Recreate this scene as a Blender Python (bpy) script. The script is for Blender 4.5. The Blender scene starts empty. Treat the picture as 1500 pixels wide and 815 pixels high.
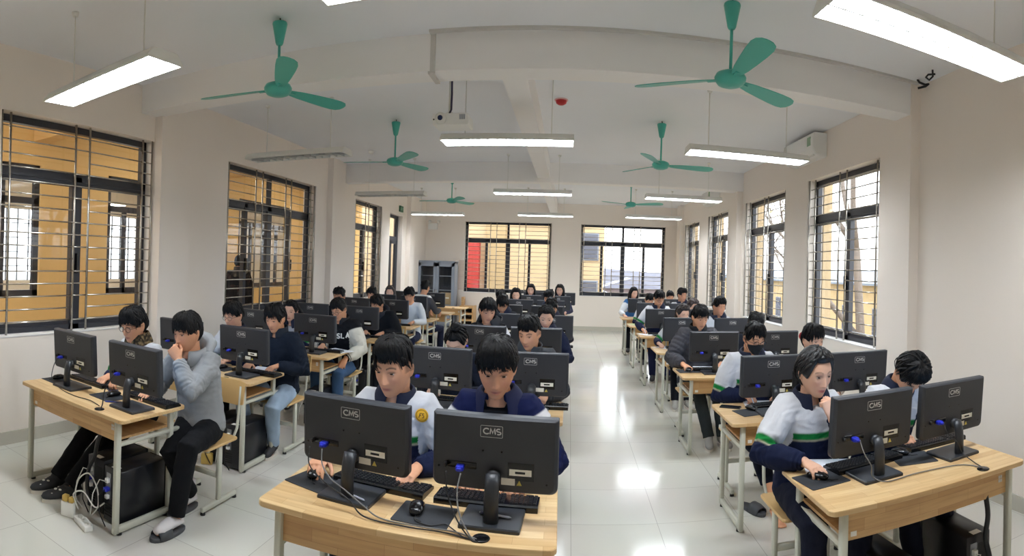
import bpy, bmesh, math, random
import numpy as np
from mathutils import Vector, Matrix, noise
random.seed(7); np.random.seed(7)
PI = math.pi
scene = bpy.context.scene
col = scene.collection
def R(a): return math.radians(a)

# ------------------------------------------------------------------ materials
def lin(c):
    return tuple(((v/255)/12.92 if v/255 <= .04045 else ((v/255+.055)/1.055)**2.4) for v in c)
def srgb(*c): return lin(c)+(1,)
MATS = {}
def mat(name, c, rough=.5, metal=0, spec=.5, emit=None, es=0, bump=None, coat=0):
    if name in MATS: return MATS[name]
    m = bpy.data.materials.new(name); m.use_nodes = True
    nt = m.node_tree; b = nt.nodes['Principled BSDF']
    b.inputs['Base Color'].default_value = srgb(*c)
    b.inputs['Roughness'].default_value = rough
    b.inputs['Metallic'].default_value = metal
    b.inputs['Specular IOR Level'].default_value = spec
    b.inputs['Coat Weight'].default_value = coat
    if emit:
        b.inputs['Emission Color'].default_value = srgb(*emit)
        b.inputs['Emission Strength'].default_value = es
    if bump:
        sc, st, dist = bump
        tc = nt.nodes.new('ShaderNodeTexCoord'); n = nt.nodes.new('ShaderNodeTexNoise')
        n.inputs['Scale'].default_value = sc; n.inputs['Detail'].default_value = 4
        bp = nt.nodes.new('ShaderNodeBump'); bp.inputs['Strength'].default_value = st; bp.inputs['Distance'].default_value = dist
        nt.links.new(tc.outputs['Object'], n.inputs['Vector']); nt.links.new(n.outputs['Fac'], bp.inputs['Height'])
        nt.links.new(bp.outputs['Normal'], b.inputs['Normal'])
    MATS[name] = m
    return m
def nd(nt, t, **k):
    n = nt.nodes.new(t)
    for a, v in k.items():
        if a in n.inputs: n.inputs[a].default_value = v
        else: setattr(n, a, v)
    return n
def attr_mat(name, rough, bump=None, spec=.4, sheen=0):
    m = mat(name, (128,128,128), rough, spec=spec, bump=bump)
    nt = m.node_tree; b = nt.nodes['Principled BSDF']
    a = nd(nt, 'ShaderNodeAttribute', attribute_name='col')
    nt.links.new(a.outputs['Color'], b.inputs['Base Color'])
    b.inputs['Sheen Weight'].default_value = sheen
    return m
def wood_mat(name, c1, c2, c3, rough=.45):
    m = mat(name, c1, rough)
    nt = m.node_tree; b = nt.nodes['Principled BSDF']; L = nt.links
    tc = nd(nt, 'ShaderNodeTexCoord')
    oi = nd(nt, 'ShaderNodeObjectInfo')
    ad = nd(nt, 'ShaderNodeVectorMath', operation='MULTIPLY_ADD'); L.new(oi.outputs['Random'], ad.inputs[0]); ad.inputs[1].default_value = (3.1,2.3,1.7); L.new(tc.outputs['Object'], ad.inputs[2])
    # boards run along x, face in (x, y+z)
    sep = nd(nt, 'ShaderNodeSeparateXYZ'); L.new(ad.outputs[0], sep.inputs[0])
    s = nd(nt, 'ShaderNodeMath', operation='ADD'); L.new(sep.outputs['Y'], s.inputs[0]); L.new(sep.outputs['Z'], s.inputs[1])
    cb = nd(nt, 'ShaderNodeCombineXYZ'); L.new(sep.outputs['X'], cb.inputs[0]); L.new(s.outputs[0], cb.inputs[1])
    br = nd(nt, 'ShaderNodeTexBrick'); br.inputs['Scale'].default_value = 1
    br.inputs['Brick Width'].default_value = .31; br.inputs['Row Height'].default_value = .055
    br.inputs['Mortar Size'].default_value = 0.0006; br.inputs['Bias'].default_value = -.1
    br.inputs['Color1'].default_value = srgb(*c1); br.inputs['Color2'].default_value = srgb(*c2); br.inputs['Mortar'].default_value = srgb(*c3)
    br.offset = .37
    L.new(cb.outputs[0], br.inputs['Vector'])
    mp = nd(nt, 'ShaderNodeVectorMath', operation='MULTIPLY'); mp.inputs[1].default_value = (3, 38, 38); L.new(ad.outputs[0], mp.inputs[0])
    no = nd(nt, 'ShaderNodeTexNoise'); no.inputs['Scale'].default_value = 1.5; no.inputs['Detail'].default_value = 5; L.new(mp.outputs[0], no.inputs['Vector'])
    rm = nd(nt, 'ShaderNodeMapRange'); rm.inputs['From Min'].default_value = .35; rm.inputs['From Max'].default_value = .75; rm.inputs['To Max'].default_value = .45; L.new(no.outputs['Fac'], rm.inputs['Value'])
    mx = nd(nt, 'ShaderNodeMix', data_type='RGBA'); L.new(rm.outputs[0], mx.inputs['Factor']); L.new(br.outputs['Color'], mx.inputs['A']); mx.inputs['B'].default_value = srgb(*c3)
    L.new(mx.outputs['Result'], b.inputs['Base Color'])
    return m

M = {}
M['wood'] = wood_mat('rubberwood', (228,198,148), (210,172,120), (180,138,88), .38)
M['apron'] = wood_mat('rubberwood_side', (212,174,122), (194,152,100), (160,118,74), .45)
M['plywood'] = mat('chair_wood', (214,176,118), .45, bump=(14,.05,.002))
M['steel'] = mat('painted_steel_tube', (200,200,186), .42)
M['rubber'] = mat('black_rubber', (34,34,34), .7)
M['plastic'] = mat('black_plastic', (50,53,60), .42, bump=(900,.08,.0004))
M['plastic2'] = mat('dark_stand_plastic', (44,47,52), .38)
M['gloss_black'] = mat('gloss_black', (14,14,16), .22)
M['key'] = mat('keycap_black', (26,26,28), .45)
M['screen'] = mat('screen', (20,24,30), .2, emit=(150,190,235), es=.55)
M['logo'] = mat('logo_grey', (205,207,208), .4)
M['label'] = mat('white_label', (232,230,222), .5)
M['yellow'] = mat('warning_yellow', (206,190,92), .5)
M['blue'] = mat('vga_blue', (36,48,190), .4)
M['cable'] = mat('black_cable', (28,28,30), .45)
M['grey_cable'] = mat('grey_cable', (120,120,120), .45)
M['white_cable'] = mat('white_cable', (225,225,220), .45)
M['pad'] = mat('mouse_pad_cloth', (46,49,54), .8)
M['tower'] = mat('tower_black', (24,25,30), .35)
M['io'] = mat('io_metal', (150,152,156), .35, .8)
M['paper'] = mat('paper', (238,238,240), .7)
M['alu'] = mat('charcoal_window_frame', (50,52,60), .38)
M['inox'] = mat('stainless_bar', (188,184,176), .24, .9)
M['beam'] = mat('white_beam_paint', (243,241,239), .7)
M['cream_tile'] = mat('grey_skirting_tile', (196,192,180), .3)
M['fan'] = mat('teal_fan_enamel', (76,178,162), .32)
M['lamp_housing'] = mat('lamp_housing', (226,226,220), .45)
M['lamp_on'] = mat('lamp_lit', (255,255,255), .5, emit=(240,247,255), es=13.5)
M['lamp_off'] = mat('lamp_unlit', (196,198,190), .4)
M['louver'] = mat('louver_aluminium', (205,207,205), .3, .6)
M['red'] = mat('alarm_red', (190,44,48), .4)
M['white_plastic'] = mat('white_plastic', (236,236,232), .35)
M['lens'] = mat('lens_glass', (24,40,80), .08)
M['cabinet'] = mat('grey_steel_cabinet', (134,142,154), .4)
M['carton'] = mat('brown_carton', (176,148,108), .7)
M['green_sign'] = mat('green_sign', (38,98,62), .4)
M['yellow_wall'] = mat('yellow_render', (230,196,134), .8, bump=(30,.1,.005))
M['orange_wall'] = mat('orange_render', (190,167,132), .8)
M['pale_yellow'] = mat('pale_yellow_render', (190,168,128), .8)
M['red_wall'] = mat('red_render', (166,54,48), .8)
M['roof'] = mat('blue_grey_roof', (116,128,142), .6)
M['bark'] = mat('bark', (112,102,94), .9, bump=(20,.5,.02))
M['leaf'] = mat('leaf', (150,146,120), .7)
M['dark_window'] = mat('far_window_pane', (92,95,107), .25)
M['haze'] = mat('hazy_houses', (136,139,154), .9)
M['ground'] = mat('outdoor_ground', (170,164,150), .9)
M['conduit'] = mat('grey_trunking', (186,182,174), .6)
M['notice'] = mat('notice_paper', (226,208,194), .7)
M['white_sock'] = mat('white_sock', (216,212,214), .85)
M['sandal'] = mat('grey_rubber_sandal', (70,72,76), .6)
M['eye'] = None

def floor_mat():
    m = mat('cream_polished_tile', (226,223,210), .14)
    nt = m.node_tree; b = nt.nodes['Principled BSDF']; L = nt.links
    tc = nd(nt, 'ShaderNodeTexCoord')
    mp = nd(nt, 'ShaderNodeMapping'); mp.inputs['Location'].default_value = (-.06+6, -3.8+6, 0); L.new(tc.outputs['Object'], mp.inputs['Vector'])
    br = nd(nt, 'ShaderNodeTexBrick'); br.offset = 0; br.inputs['Scale'].default_value = 1
    br.inputs['Brick Width'].default_value = .6; br.inputs['Row Height'].default_value = .6; br.inputs['Mortar Size'].default_value = .0022; br.inputs['Mortar Smooth'].default_value = .1
    br.inputs['Color1'].default_value = srgb(214,213,204); br.inputs['Color2'].default_value = srgb(210,208,198); br.inputs['Mortar'].default_value = srgb(172,169,160)
    L.new(mp.outputs[0], br.inputs['Vector'])
    no = nd(nt, 'ShaderNodeTexNoise'); no.inputs['Scale'].default_value = 1.3; no.inputs['Detail'].default_value = 6; L.new(tc.outputs['Object'], no.inputs['Vector'])
    mx = nd(nt, 'ShaderNodeMix', data_type='RGBA', blend_type='MULTIPLY'); mx.inputs['Factor'].default_value = .12
    L.new(br.outputs['Color'], mx.inputs['A']); L.new(no.outputs['Color'], mx.inputs['B']); L.new(mx.outputs['Result'], b.inputs['Base Color'])
    rr = nd(nt, 'ShaderNodeMapRange'); rr.inputs['To Min'].default_value = .07; rr.inputs['To Max'].default_value = .17; L.new(no.outputs['Fac'], rr.inputs['Value']); L.new(rr.outputs[0], b.inputs['Roughness'])
    return m
M['floor'] = floor_mat()
def paint(name, c):
    m = mat(name, c, .75, bump=(220,.06,.001)); nt = m.node_tree; b = nt.nodes['Principled BSDF']
    tc = nd(nt, 'ShaderNodeTexCoord'); no = nd(nt, 'ShaderNodeTexNoise'); no.inputs['Scale'].default_value = .9; no.inputs['Detail'].default_value = 5
    nt.links.new(tc.outputs['Object'], no.inputs['Vector'])
    mx = nd(nt, 'ShaderNodeMix', data_type='RGBA'); mx.inputs['A'].default_value = srgb(*c); mx.inputs['B'].default_value = srgb(*[v-7 for v in c])
    nt.links.new(no.outputs['Fac'], mx.inputs['Factor']); nt.links.new(mx.outputs['Result'], b.inputs['Base Color'])
    return m
M['wall'] = paint('cream_wall_paint', (244,235,225))
M['ceiling'] = paint('white_ceiling_paint', (241,243,247))
def glass_mat():
    m = bpy.data.materials.new('window_glass'); m.use_nodes = True; nt = m.node_tree; nt.nodes.clear()
    o = nd(nt, 'ShaderNodeOutputMaterial'); t = nd(nt, 'ShaderNodeBsdfTransparent'); g = nd(nt, 'ShaderNodeBsdfGlossy'); g.inputs['Roughness'].default_value = .02
    t.inputs['Color'].default_value = (.97,.98,.98,1)
    f = nd(nt, 'ShaderNodeFresnel'); f.inputs['IOR'].default_value = 1.45; mx = nd(nt, 'ShaderNodeMixShader')
    ge = nd(nt, 'ShaderNodeNewGeometry'); iv = nd(nt, 'ShaderNodeMath', operation='SUBTRACT'); iv.inputs[0].default_value = 1; nt.links.new(ge.outputs['Backfacing'], iv.inputs[1])
    mu = nd(nt, 'ShaderNodeMath', operation='MULTIPLY'); nt.links.new(f.outputs[0], mu.inputs[0]); nt.links.new(iv.outputs[0], mu.inputs[1])
    nt.links.new(mu.outputs[0], mx.inputs[0]); nt.links.new(t.outputs[0], mx.inputs[1]); nt.links.new(g.outputs[0], mx.inputs[2]); nt.links.new(mx.outputs[0], o.inputs[0])
    return m
M['glass'] = glass_mat()
M['skin'] = attr_mat('skin', .5, spec=.35)
M['cloth'] = attr_mat('woven_cloth', .85, bump=(9,.5,.02), spec=.2)
M['hair'] = mat('black_hair', (11,9,9), .55, spec=.25, bump=(120,.3,.003))
M['eyeball'] = attr_mat('eyeball', .15)

# ------------------------------------------------------------------ mesh builder
class MB:
    def __init__(s): s.v = []; s.f = []; s.sm = []
    def add(s, vs, fs, smooth=False, mx=None):
        o = len(s.v)
        if mx is not None: vs = [mx @ Vector(v) for v in vs]
        s.v += [tuple(v) for v in vs]; s.f += [tuple(i+o for i in f) for f in fs]; s.sm += [smooth]*len(fs)
        return s
    def box(s, x0, x1, y0, y1, z0, z1, mx=None):
        return s.add([(x0,y0,z0),(x1,y0,z0),(x1,y1,z0),(x0,y1,z0),(x0,y0,z1),(x1,y0,z1),(x1,y1,z1),(x0,y1,z1)],
                     [(0,3,2,1),(4,5,6,7),(0,1,5,4),(1,2,6,5),(2,3,7,6),(3,0,4,7)], False, mx)
    def rbox(s, x0, x1, y0, y1, z0, z1, r=.005, seg=2, mx=None):
        bm = bmesh.new(); bmesh.ops.create_cube(bm, size=1)
        for v in bm.verts:
            v.co = Vector(((x0+x1)/2+v.co.x*(x1-x0), (y0+y1)/2+v.co.y*(y1-y0), (z0+z1)/2+v.co.z*(z1-z0)))
        bmesh.ops.bevel(bm, geom=bm.edges[:], offset=r, segments=seg, affect='EDGES', profile=.5)
        return s.bm(bm, mx, True)
    def bm(s, bm, mx=None, smooth=False):
        bm.verts.index_update()
        s.add([v.co.copy() for v in bm.verts], [[v.index for v in f.verts] for f in bm.faces], smooth, mx); bm.free(); return s
    def prism(s, pts, a0, a1, axis='z', inset=None, mx=None):
        """polygon pts (2D, ccw) extruded along an axis; inset = list of (level, scale) optional"""
        n = len(pts)
        def P(p, a): return {'z': (p[0],p[1],a), 'y': (p[0],a,p[1]), 'x': (a,p[0],p[1])}[axis]
        lv = inset or [(a0,0),(a1,0)]
        cx = sum(p[0] for p in pts)/n; cy = sum(p[1] for p in pts)/n
        vs = []
        for a, d in lv:
            for p in pts:
                dx, dy = p[0]-cx, p[1]-cy; k = math.hypot(dx,dy) or 1
                vs.append(P((p[0]-dx/k*d, p[1]-dy/k*d), a))
        fs = [tuple(range(n-1,-1,-1)), tuple((len(lv)-1)*n+i for i in range(n))]
        for l in range(len(lv)-1):
            for i in range(n): fs.append((l*n+i, l*n+(i+1)%n, (l+1)*n+(i+1)%n, (l+1)*n+i))
        return s.add(vs, fs, False, mx)
    def lathe(s, prof, c=(0,0,0), seg=20, mx=None, axis='z'):
        vs = []; fs = []; n = len(prof)
        for i in range(seg):
            a = 2*PI*i/seg
            for r, h in prof:
                x, y = r*math.cos(a), r*math.sin(a)
                p = {'z': (x,y,h), 'y': (x,h,y), 'x': (h,x,y)}[axis]
                vs.append((c[0]+p[0], c[1]+p[1], c[2]+p[2]))
        for i in range(seg):
            j = (i+1) % seg
            for k in range(n-1): fs.append((i*n+k, j*n+k, j*n+k+1, i*n+k+1))
        fs.append(tuple(i*n for i in range(seg-1,-1,-1))); fs.append(tuple(i*n+n-1 for i in range(seg)))
        return s.add(vs, fs, True, mx)
    def tube(s, pts, r, seg=8, mx=None, flat=None, ref=None, rx=None, caps=True):
        """tube along pts; r scalar or list; flat list of second radii"""
        P = [Vector(p) for p in pts]; n = len(P)
        rs = r if isinstance(r, (list,tuple)) else [r]*n
        fl = flat or rs
        vs = []; u = None
        for i in range(n):
            t = (P[min(i+1,n-1)]-P[max(i-1,0)]);
            if t.length < 1e-9: t = Vector((0,0,1))
            t.normalize()
            if ref is not None: u = Vector(ref) - t*t.dot(Vector(ref))
            elif u is None: u = t.orthogonal()
            else: u = u - t*t.dot(u)
            if u.length < 1e-6: u = t.orthogonal()
            u.normalize(); w = t.cross(u)
            for k in range(seg):
                a = 2*PI*k/seg
                vs.append(P[i]+u*(math.cos(a)*rs[i])+w*(math.sin(a)*fl[i]))
        fs = []
        for i in range(n-1):
            for k in range(seg): fs.append((i*seg+k, i*seg+(k+1)%seg, (i+1)*seg+(k+1)%seg, (i+1)*seg+k))
        fs.append(tuple(range(seg-1,-1,-1))); fs.append(tuple((n-1)*seg+k for k in range(seg)))
        return s.add(vs, fs, True, mx)
    def ell(s, c, r, seg=16, ring=10, mx=None, rot=None):
        vs = []; fs = []
        for i in range(ring+1):
            e = -PI/2+PI*i/ring
            for k in range(seg):
                a = 2*PI*k/seg
                p = Vector((r[0]*math.cos(e)*math.cos(a), r[1]*math.cos(e)*math.sin(a), r[2]*math.sin(e)))
                if rot is not None: p = rot @ p
                vs.append(p+Vector(c))
        for i in range(ring):
            for k in range(seg): fs.append((i*seg+k, i*seg+(k+1)%seg, (i+1)*seg+(k+1)%seg, (i+1)*seg+k))
        return s.add(vs, fs, True, mx)
    def mesh(s, name):
        me = bpy.data.meshes.new(name); me.from_pydata(s.v, [], s.f)
        me.polygons.foreach_set('use_smooth', s.sm); me.update(); return me
    def build(s, name, m, parent=None, **k):
        me = s.mesh(name); me.materials.append(m)
        return link(name, me, parent, **k)
def link(name, me, parent=None, loc=None, rotz=0):
    o = bpy.data.objects.new(name, me); col.objects.link(o)
    if parent: o.parent = parent
    if loc is not None: o.location = loc
    o.rotation_euler.z = rotz
    return o
def smooth_angle(o, a=35):
    me = o.data
    bm = bmesh.new(); bm.from_mesh(me)
    for e in bm.edges:
        e.smooth = not (len(e.link_faces) == 2 and e.calc_face_angle(0) > R(a))
    for f in bm.faces: f.smooth = True
    bm.to_mesh(me); bm.free()
def tag(o, label, cat, group=None, kind=None):
    o['label'] = label; o['category'] = cat
    if group: o['group'] = group
    if kind: o['kind'] = kind
    return o
def thing(name, label, cat, loc=(0,0,0), rotz=0, group=None):
    o = bpy.data.objects.new(name, None); col.objects.link(o); o.empty_display_size = .1
    o.location = loc; o.rotation_euler.z = rotz
    if label: tag(o, label, cat, group)
    return o
def struct(o): o['kind'] = 'structure'; return o
def copy_tree(o, parent=None):
    c = o.copy(); col.objects.link(c)
    if parent: c.parent = parent
    for ch in KIDS.get(o.name, None) or list(o.children): copy_tree(ch, c)
    return c
KIDS = {}
def rrect(x0, x1, z0, z1, r, n=5):
    """rounded rectangle polygon; r = radius or 4 radii (bl, br, tr, tl)"""
    rr = r if isinstance(r, (list,tuple)) else [r]*4
    out = []
    for (cx, cy, a0, q) in ((x0+rr[0], z0+rr[0], 180, rr[0]), (x1-rr[1], z0+rr[1], 270, rr[1]), (x1-rr[2], z1-rr[2], 0, rr[2]), (x0+rr[3], z1-rr[3], 90, rr[3])):
        for i in range(n+1):
            a = R(a0+90*i/n); out.append((cx+q*math.cos(a), cy+q*math.sin(a)))
    return out
def strokes(mb, segs, T, w, th):
    """flat ribbons: segs = polylines in (u,v); T maps (u,v,d) to 3D"""
    for pl in segs:
        n = len(pl)
        L_ = []; 
        for i in range(n):
            a = Vector(pl[max(i-1,0)]); b = Vector(pl[min(i+1,n-1)]); d_ = (b-a).normalized(); nn = Vector((-d_.y,d_.x))
            if 0 < i < n-1:
                d1 = (Vector(pl[i])-a).normalized(); c_ = max(.45,abs(Vector((-d1.y,d1.x)).dot(nn))); nn = nn/c_
            L_.append((Vector(pl[i])+nn*w/2, Vector(pl[i])-nn*w/2))
        vs = []
        for p, q in L_: vs += [T(p.x,p.y,0),T(q.x,q.y,0),T(p.x,p.y,th),T(q.x,q.y,th)]
        fs = []
        for i in range(n-1):
            k = 4*i; fs += [(k+2,k+6,k+7,k+3),(k,k+2,k+6,k+4)[::-1],(k+1,k+3,k+7,k+5)]
        fs += [(0,1,3,2),(4*n-4,4*n-2,4*n-1,4*n-3)]
        mb.add(vs,fs)
def slipper_mesh(root, m, strap=True, L=.27, W=.098):
    sole = MB(); n = 10
    pts = []
    for i in range(28):
        a = 2*PI*i/28; y = math.cos(a)*L/2; x = math.sin(a)*W/2*(1+.16*math.cos(a)); pts.append((x,y))
    sole.prism(pts[::-1],0,.026,'z',inset=[(0,.004),(.006,0),(.02,0),(.026,.005)]); sole.build('sole',m,root)
    b = MB(); vs = []; fs = []; k = 12
    for j,(y,hh) in enumerate(((-.0,.062),(.05,.062),(.10,.046))):
        for i in range(k+1):
            a = PI*i/k; x = math.cos(a)*(W/2+.002)*(1 if j < 2 else .93); vs.append((x,y,.012+math.sin(a)**.7*hh)); 
    m2 = len(vs)
    vs += [(x*.92,y,max(.012,z-.006)) for x,y,z in vs]
    for j in range(2):
        for i in range(k):
            q = j*(k+1)+i; fs += [(q,q+1,q+k+2,q+k+1),(m2+q,m2+q+k+1,m2+q+k+2,m2+q+1)]
    for i in range(k): fs += [(i,m2+i,m2+i+1,i+1),(2*(k+1)+i,2*(k+1)+i+1,m2+2*(k+1)+i+1,m2+2*(k+1)+i)]
    b.add(vs,fs,True); b.build('strap',m,root)
EXPO = 1.72
TZ = .75
# ------------------------------------------------------------------ layout: three columns of double desks
XCOL = dict(L=-2.99, C=-.615, R=1.70)
YF = dict(L=[2.32,3.69,5.15,6.55,8.14,9.45,10.9,12.5], C=[1.96,3.59,5.17,6.65,8.3,9.75,11.4,13.1], R=[2.09,3.52,5.12,6.7,8.28,9.8,11.3])
COLN = dict(L='left', C='middle', R='right')
ORD = ['first','second','third','fourth','fifth','sixth','seventh','last']
DESC = dict(
 L1l='boy in glasses and camouflage collar', L1r='boy in grey hoodie', L2l='boy in glasses and white jacket by left wall', L2r='boy in dark jacket and pale jeans',
 L3l='ponytailed girl by the left wall', L3r='boy in black and cream varsity jacket', L4l='short-haired boy near the left pillar', L4r='student in black leaning sideways',
 L5l='dark-haired student below the narrow left window', L5r='student with pale sleeve on left aisle', L6l='girl nearest the door', L6r='student turned toward the grey cabinet',
 C1l='boy with yellow jacket badge', C1r='boy in navy jacket with white stripes', C2l='girl with top bun', C2r='boy in charcoal jacket behind navy-jacket boy',
 C3l='boy in black and white hooded top', C3r='girl with bare forehead on middle aisle', C4l='boy at left of fourth middle desk', C4r='student at right of fourth middle desk',
 C5l='student at left of fifth middle desk', C5r='student at right of fifth middle desk', C6l='girl at left of sixth middle desk', C7l='girl in front of left back window', C7r='girl between the two back windows',
 R1l='girl with chin on fist', R1r='boy with lowered head by right wall', R2l='boy in glasses and black face mask', R2r='girl with red hair tie', R3l='boy in grey puffer jacket', R3r='student behind the masked boy',
 R4l='girl leaning low on right aisle', R4r='spiky-haired student by the right wall', R5l='boy in glasses writing on right aisle', R5r='brown-haired student in fifth right row', R6l='student at left of sixth right desk', R6r='student at right of sixth right desk', R7l='girl in blue on right aisle', R7r='student at right of seventh right desk')
def dsc(k):
    return DESC.get(k) or 'empty seat at %s %s desk, %s place' % (ORD[int(k[1])-1], COLN[k[0]], 'left' if k[2] == 'l' else 'right')
# ------------------------------------------------------------------ people
def sstep(a, b, x):
    t = np.clip((x-a)/(b-a), 0, 1); return t*t*(3-2*t)
def head_pts(d, fem=0):
    """skull and face surface for unit directions d (N,3); face looks along -y"""
    x, y, z = d[:,0]*.0775, d[:,1]*.097, d[:,2]*.116
    y = np.where(y < 0, -.092*(np.abs(y)/.097)**.78, y*1.04)
    x = np.sign(x)*.0775*(np.abs(x)/.0775)**.9
    k = sstep(.005, -.115, z)
    dz = np.clip(-d[:,2],0,.995); ratio = (1-dz**4)**.25/np.sqrt(1-dz**2)
    y = np.where(y < 0, y*(1+(ratio-1)*sstep(0,-.3,d[:,2])), y)
    x = x*(1+(ratio-1)*.75*sstep(0,-.3,d[:,2]))
    x = x*(1-(.37+.06*fem)*k**1.2)
    y = np.where(y > 0, y*(1-.62*sstep(-.01,-.1,z)), y*(1-.10*k))
    m = sstep(.0, -.05, y)
    ax = np.abs(x)
    G = lambda cx, cz, sx, sz: np.exp(-((ax-cx)/sx)**2-((z-cz)/sz)**2)
    nb = sstep(.03,.0,z)*sstep(-.05,-.043,z)               # nose ridge
    f = nb*np.exp(-(ax/(.0085+.004*sstep(0,-.04,z)))**2)*(.003+.0175*sstep(.018,-.036,z))
    f += .0075*G(.012,-.038,.006,.0055)
    f -= .0085*G(.032,.006,.016,.011)
    f += .0035*G(.026,.027,.02,.008)
    f += .0045*G(.044,-.022,.018,.017)
    f += .006*G(.0,-.0620,.017,.0045) + .0065*G(0,-.0740,.015,.0052) - .005*G(0,-.0680,.022,.0020)
    f -= .003*G(0,-.084,.014,.005); f += .0065*G(0,-.102,.017,.013)
    f -= .002*G(.026,-.066,.006,.008)
    y = y-f*m
    return np.stack([x,y,z],1)
def dirs(az, el):
    return np.stack([np.cos(el)*np.sin(az), -np.cos(el)*np.cos(az), np.sin(el)],-1)
def hp(az, el, fem=0):
    return head_pts(np.atleast_2d(dirs(np.array(az,float),np.array(el,float)).reshape(-1,3)), fem)
def head_mesh(mb, mx, fem, n=72, m=56):
    az = np.linspace(-PI,PI,n,endpoint=False); el = np.linspace(-PI/2,PI/2,m)
    A, Eg = np.meshgrid(az,el); p = head_pts(dirs(A.ravel(),Eg.ravel()),fem)
    fs = [(i*n+k,i*n+(k+1)%n,(i+1)*n+(k+1)%n,(i+1)*n+k) for i in range(m-1) for k in range(n)]
    mb.add([tuple(q) for q in p],fs,True,mx)
    for s in (-1,1):
        er = Matrix.Rotation(s*R(-22),3,'Z') @ Matrix.Rotation(R(-8),3,'X')
        mb.ell((s*.076,.014,-.004),(.0085,.019,.032),10,8,mx,er)
        mb.ell((s*.081,.020,.004),(.006,.012,.022),10,8,mx,er)
def ik(S, W, a, b, pole):
    d = W-S; L = d.length
    if L > (a+b)*.995: k = L/((a+b)*.995); a *= k; b *= k
    if L < abs(a-b)+.02: L = abs(a-b)+.02
    x = (a*a-b*b+L*L)/(2*L); h = math.sqrt(max(a*a-x*x,0)); u = d.normalized()
    p = pole-u*pole.dot(u)
    if p.length < 1e-5: p = u.orthogonal()
    return S+u*x+p.normalized()*h
def hand(mb, W, Fd, U, s, curl=30, sc=1.0, thumb=.6, tuck=0):
    """palm, four fingers and thumb. W wrist, Fd finger direction, U back-of-hand normal, s = +1 when the thumb lies along +lat"""
    Fd = Fd.normalized(); U = (U-Fd*U.dot(Fd)).normalized(); lat = Fd.cross(U)*s
    mb.tube([W-Fd*.03*sc,W,W+Fd*.03*sc,W+Fd*.06*sc,W+Fd*.088*sc],[.027*sc,.029*sc,.037*sc,.041*sc,.037*sc],12,flat=[.021*sc,.019*sc,.0165*sc,.015*sc,.011*sc],ref=lat)
    for i,(x,ln) in enumerate(((.030,.070),(.0105,.078),(-.010,.072),(-.0295,.056))):
        q = W+Fd*(.082-.004*abs(i-1))*sc+lat*x*sc; d = (Fd+lat*x*2.2*(1-curl/100)).normalized(); n_ = U.copy(); pts = [q]; rr = [.0098*sc]
        for j,fr in enumerate((.46,.30,.26)):
            rm = Matrix.Rotation(-R((curl+4*i)*(.75 if j == 0 else 1.0)),3,d.cross(n_).normalized())
            d = (rm @ d).normalized(); n_ = rm @ n_; q = q+d*ln*fr*sc; pts.append(q); rr.append((.0085,.0078,.0062)[j]*sc)
        mb.tube(pts,rr,8)
    q = W+Fd*.022*sc+lat*.026*sc-U*.004
    d1 = (Fd*.62+lat*(.75-.5*tuck)-U*.35).normalized(); d2 = (Fd*.85+lat*(.30-.6*tuck)-U*(.35+.3*tuck)).normalized(); d3 = (Fd*.9+lat*(.05-.7*tuck)-U*.35).normalized()
    p1 = q+d1*.040*sc; p2 = p1+d2*.032*sc; p3 = p2+d3*.024*sc
    mb.tube([q-d1*.012,q,p1,p2,p3],[.013*sc,.0135*sc,.011*sc,.0095*sc,.0072*sc],8)
def bez(a, b, c, t): return a*(1-t)**2+b*2*t*(1-t)+c*t*t
def remesh(mb, vox, it):
    me = mb.mesh('tmp'); o = bpy.data.objects.new('tmp', me); col.objects.link(o)
    r = o.modifiers.new('r','REMESH'); r.mode = 'VOXEL'; r.voxel_size = vox; r.use_smooth_shade = True
    if it: sm = o.modifiers.new('s','SMOOTH'); sm.factor = .5; sm.iterations = it
    dg = bpy.context.evaluated_depsgraph_get(); dg.update()
    out = bpy.data.meshes.new_from_object(o.evaluated_get(dg))
    bpy.data.objects.remove(o); bpy.data.meshes.remove(me); return out
def coords(me):
    a = np.empty(len(me.vertices)*3); me.vertices.foreach_get('co', a); return a.reshape(-1,3)
def setcol(me, c):
    a = me.color_attributes.new('col','FLOAT_COLOR','POINT')
    c = np.concatenate([c, np.ones((len(c),1))],1).astype(np.float32); a.data.foreach_set('color', c.ravel())
def L3(c): return np.array(lin(c))
def seg_d(p, a, b):
    a = np.array(a); b = np.array(b); ab = b-a; t = np.clip(((p-a)@ab)/(ab@ab),0,1); return np.linalg.norm(p-(a+t[:,None]*ab),axis=1), t
def cap_el(a, st):
    """hairline elevation for azimuth a (0 = front, pi = back)"""
    a = np.abs((np.asarray(a)+PI)%(2*PI)-PI)
    f, sd, bk = R(st['f']), R(st['s']), R(st['b'])
    side = sstep(R(38),R(72),a); back = sstep(R(95),R(135),a)
    ear = np.exp(-((a-R(92))/R(13))**2)*R(9)
    return f*(1-side)+sd*side*(1-back)+bk*back*side+ear*.8
HST = dict(
 short=dict(f=34,s=2,b=-34,top=.030,side=.007,n=150,over=6,lk=.05,fringe=14),
 flat=dict(f=36,s=14,b=-26,top=.040,side=.004,n=170,over=5,lk=.045,fringe=12,fa=40),
 fringe=dict(f=35,s=2,b=-36,top=.034,side=.012,n=190,over=8,lk=.06,fringe=20),
 bowl=dict(f=34,s=2,b=-36,top=.036,side=.014,n=190,over=7,lk=.06,fringe=19),
 spiky=dict(f=34,s=2,b=-34,top=.034,side=.010,n=190,over=4,lk=.05,fringe=6),
 part=dict(f=42,s=-6,b=-48,top=.022,side=.016,n=190,over=9,lk=.07,fringe=2,sweep=26),
 tied=dict(f=42,s=2,b=-40,top=.018,side=.016,n=90,over=0,lk=.06,fringe=1,sweep=10))
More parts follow.
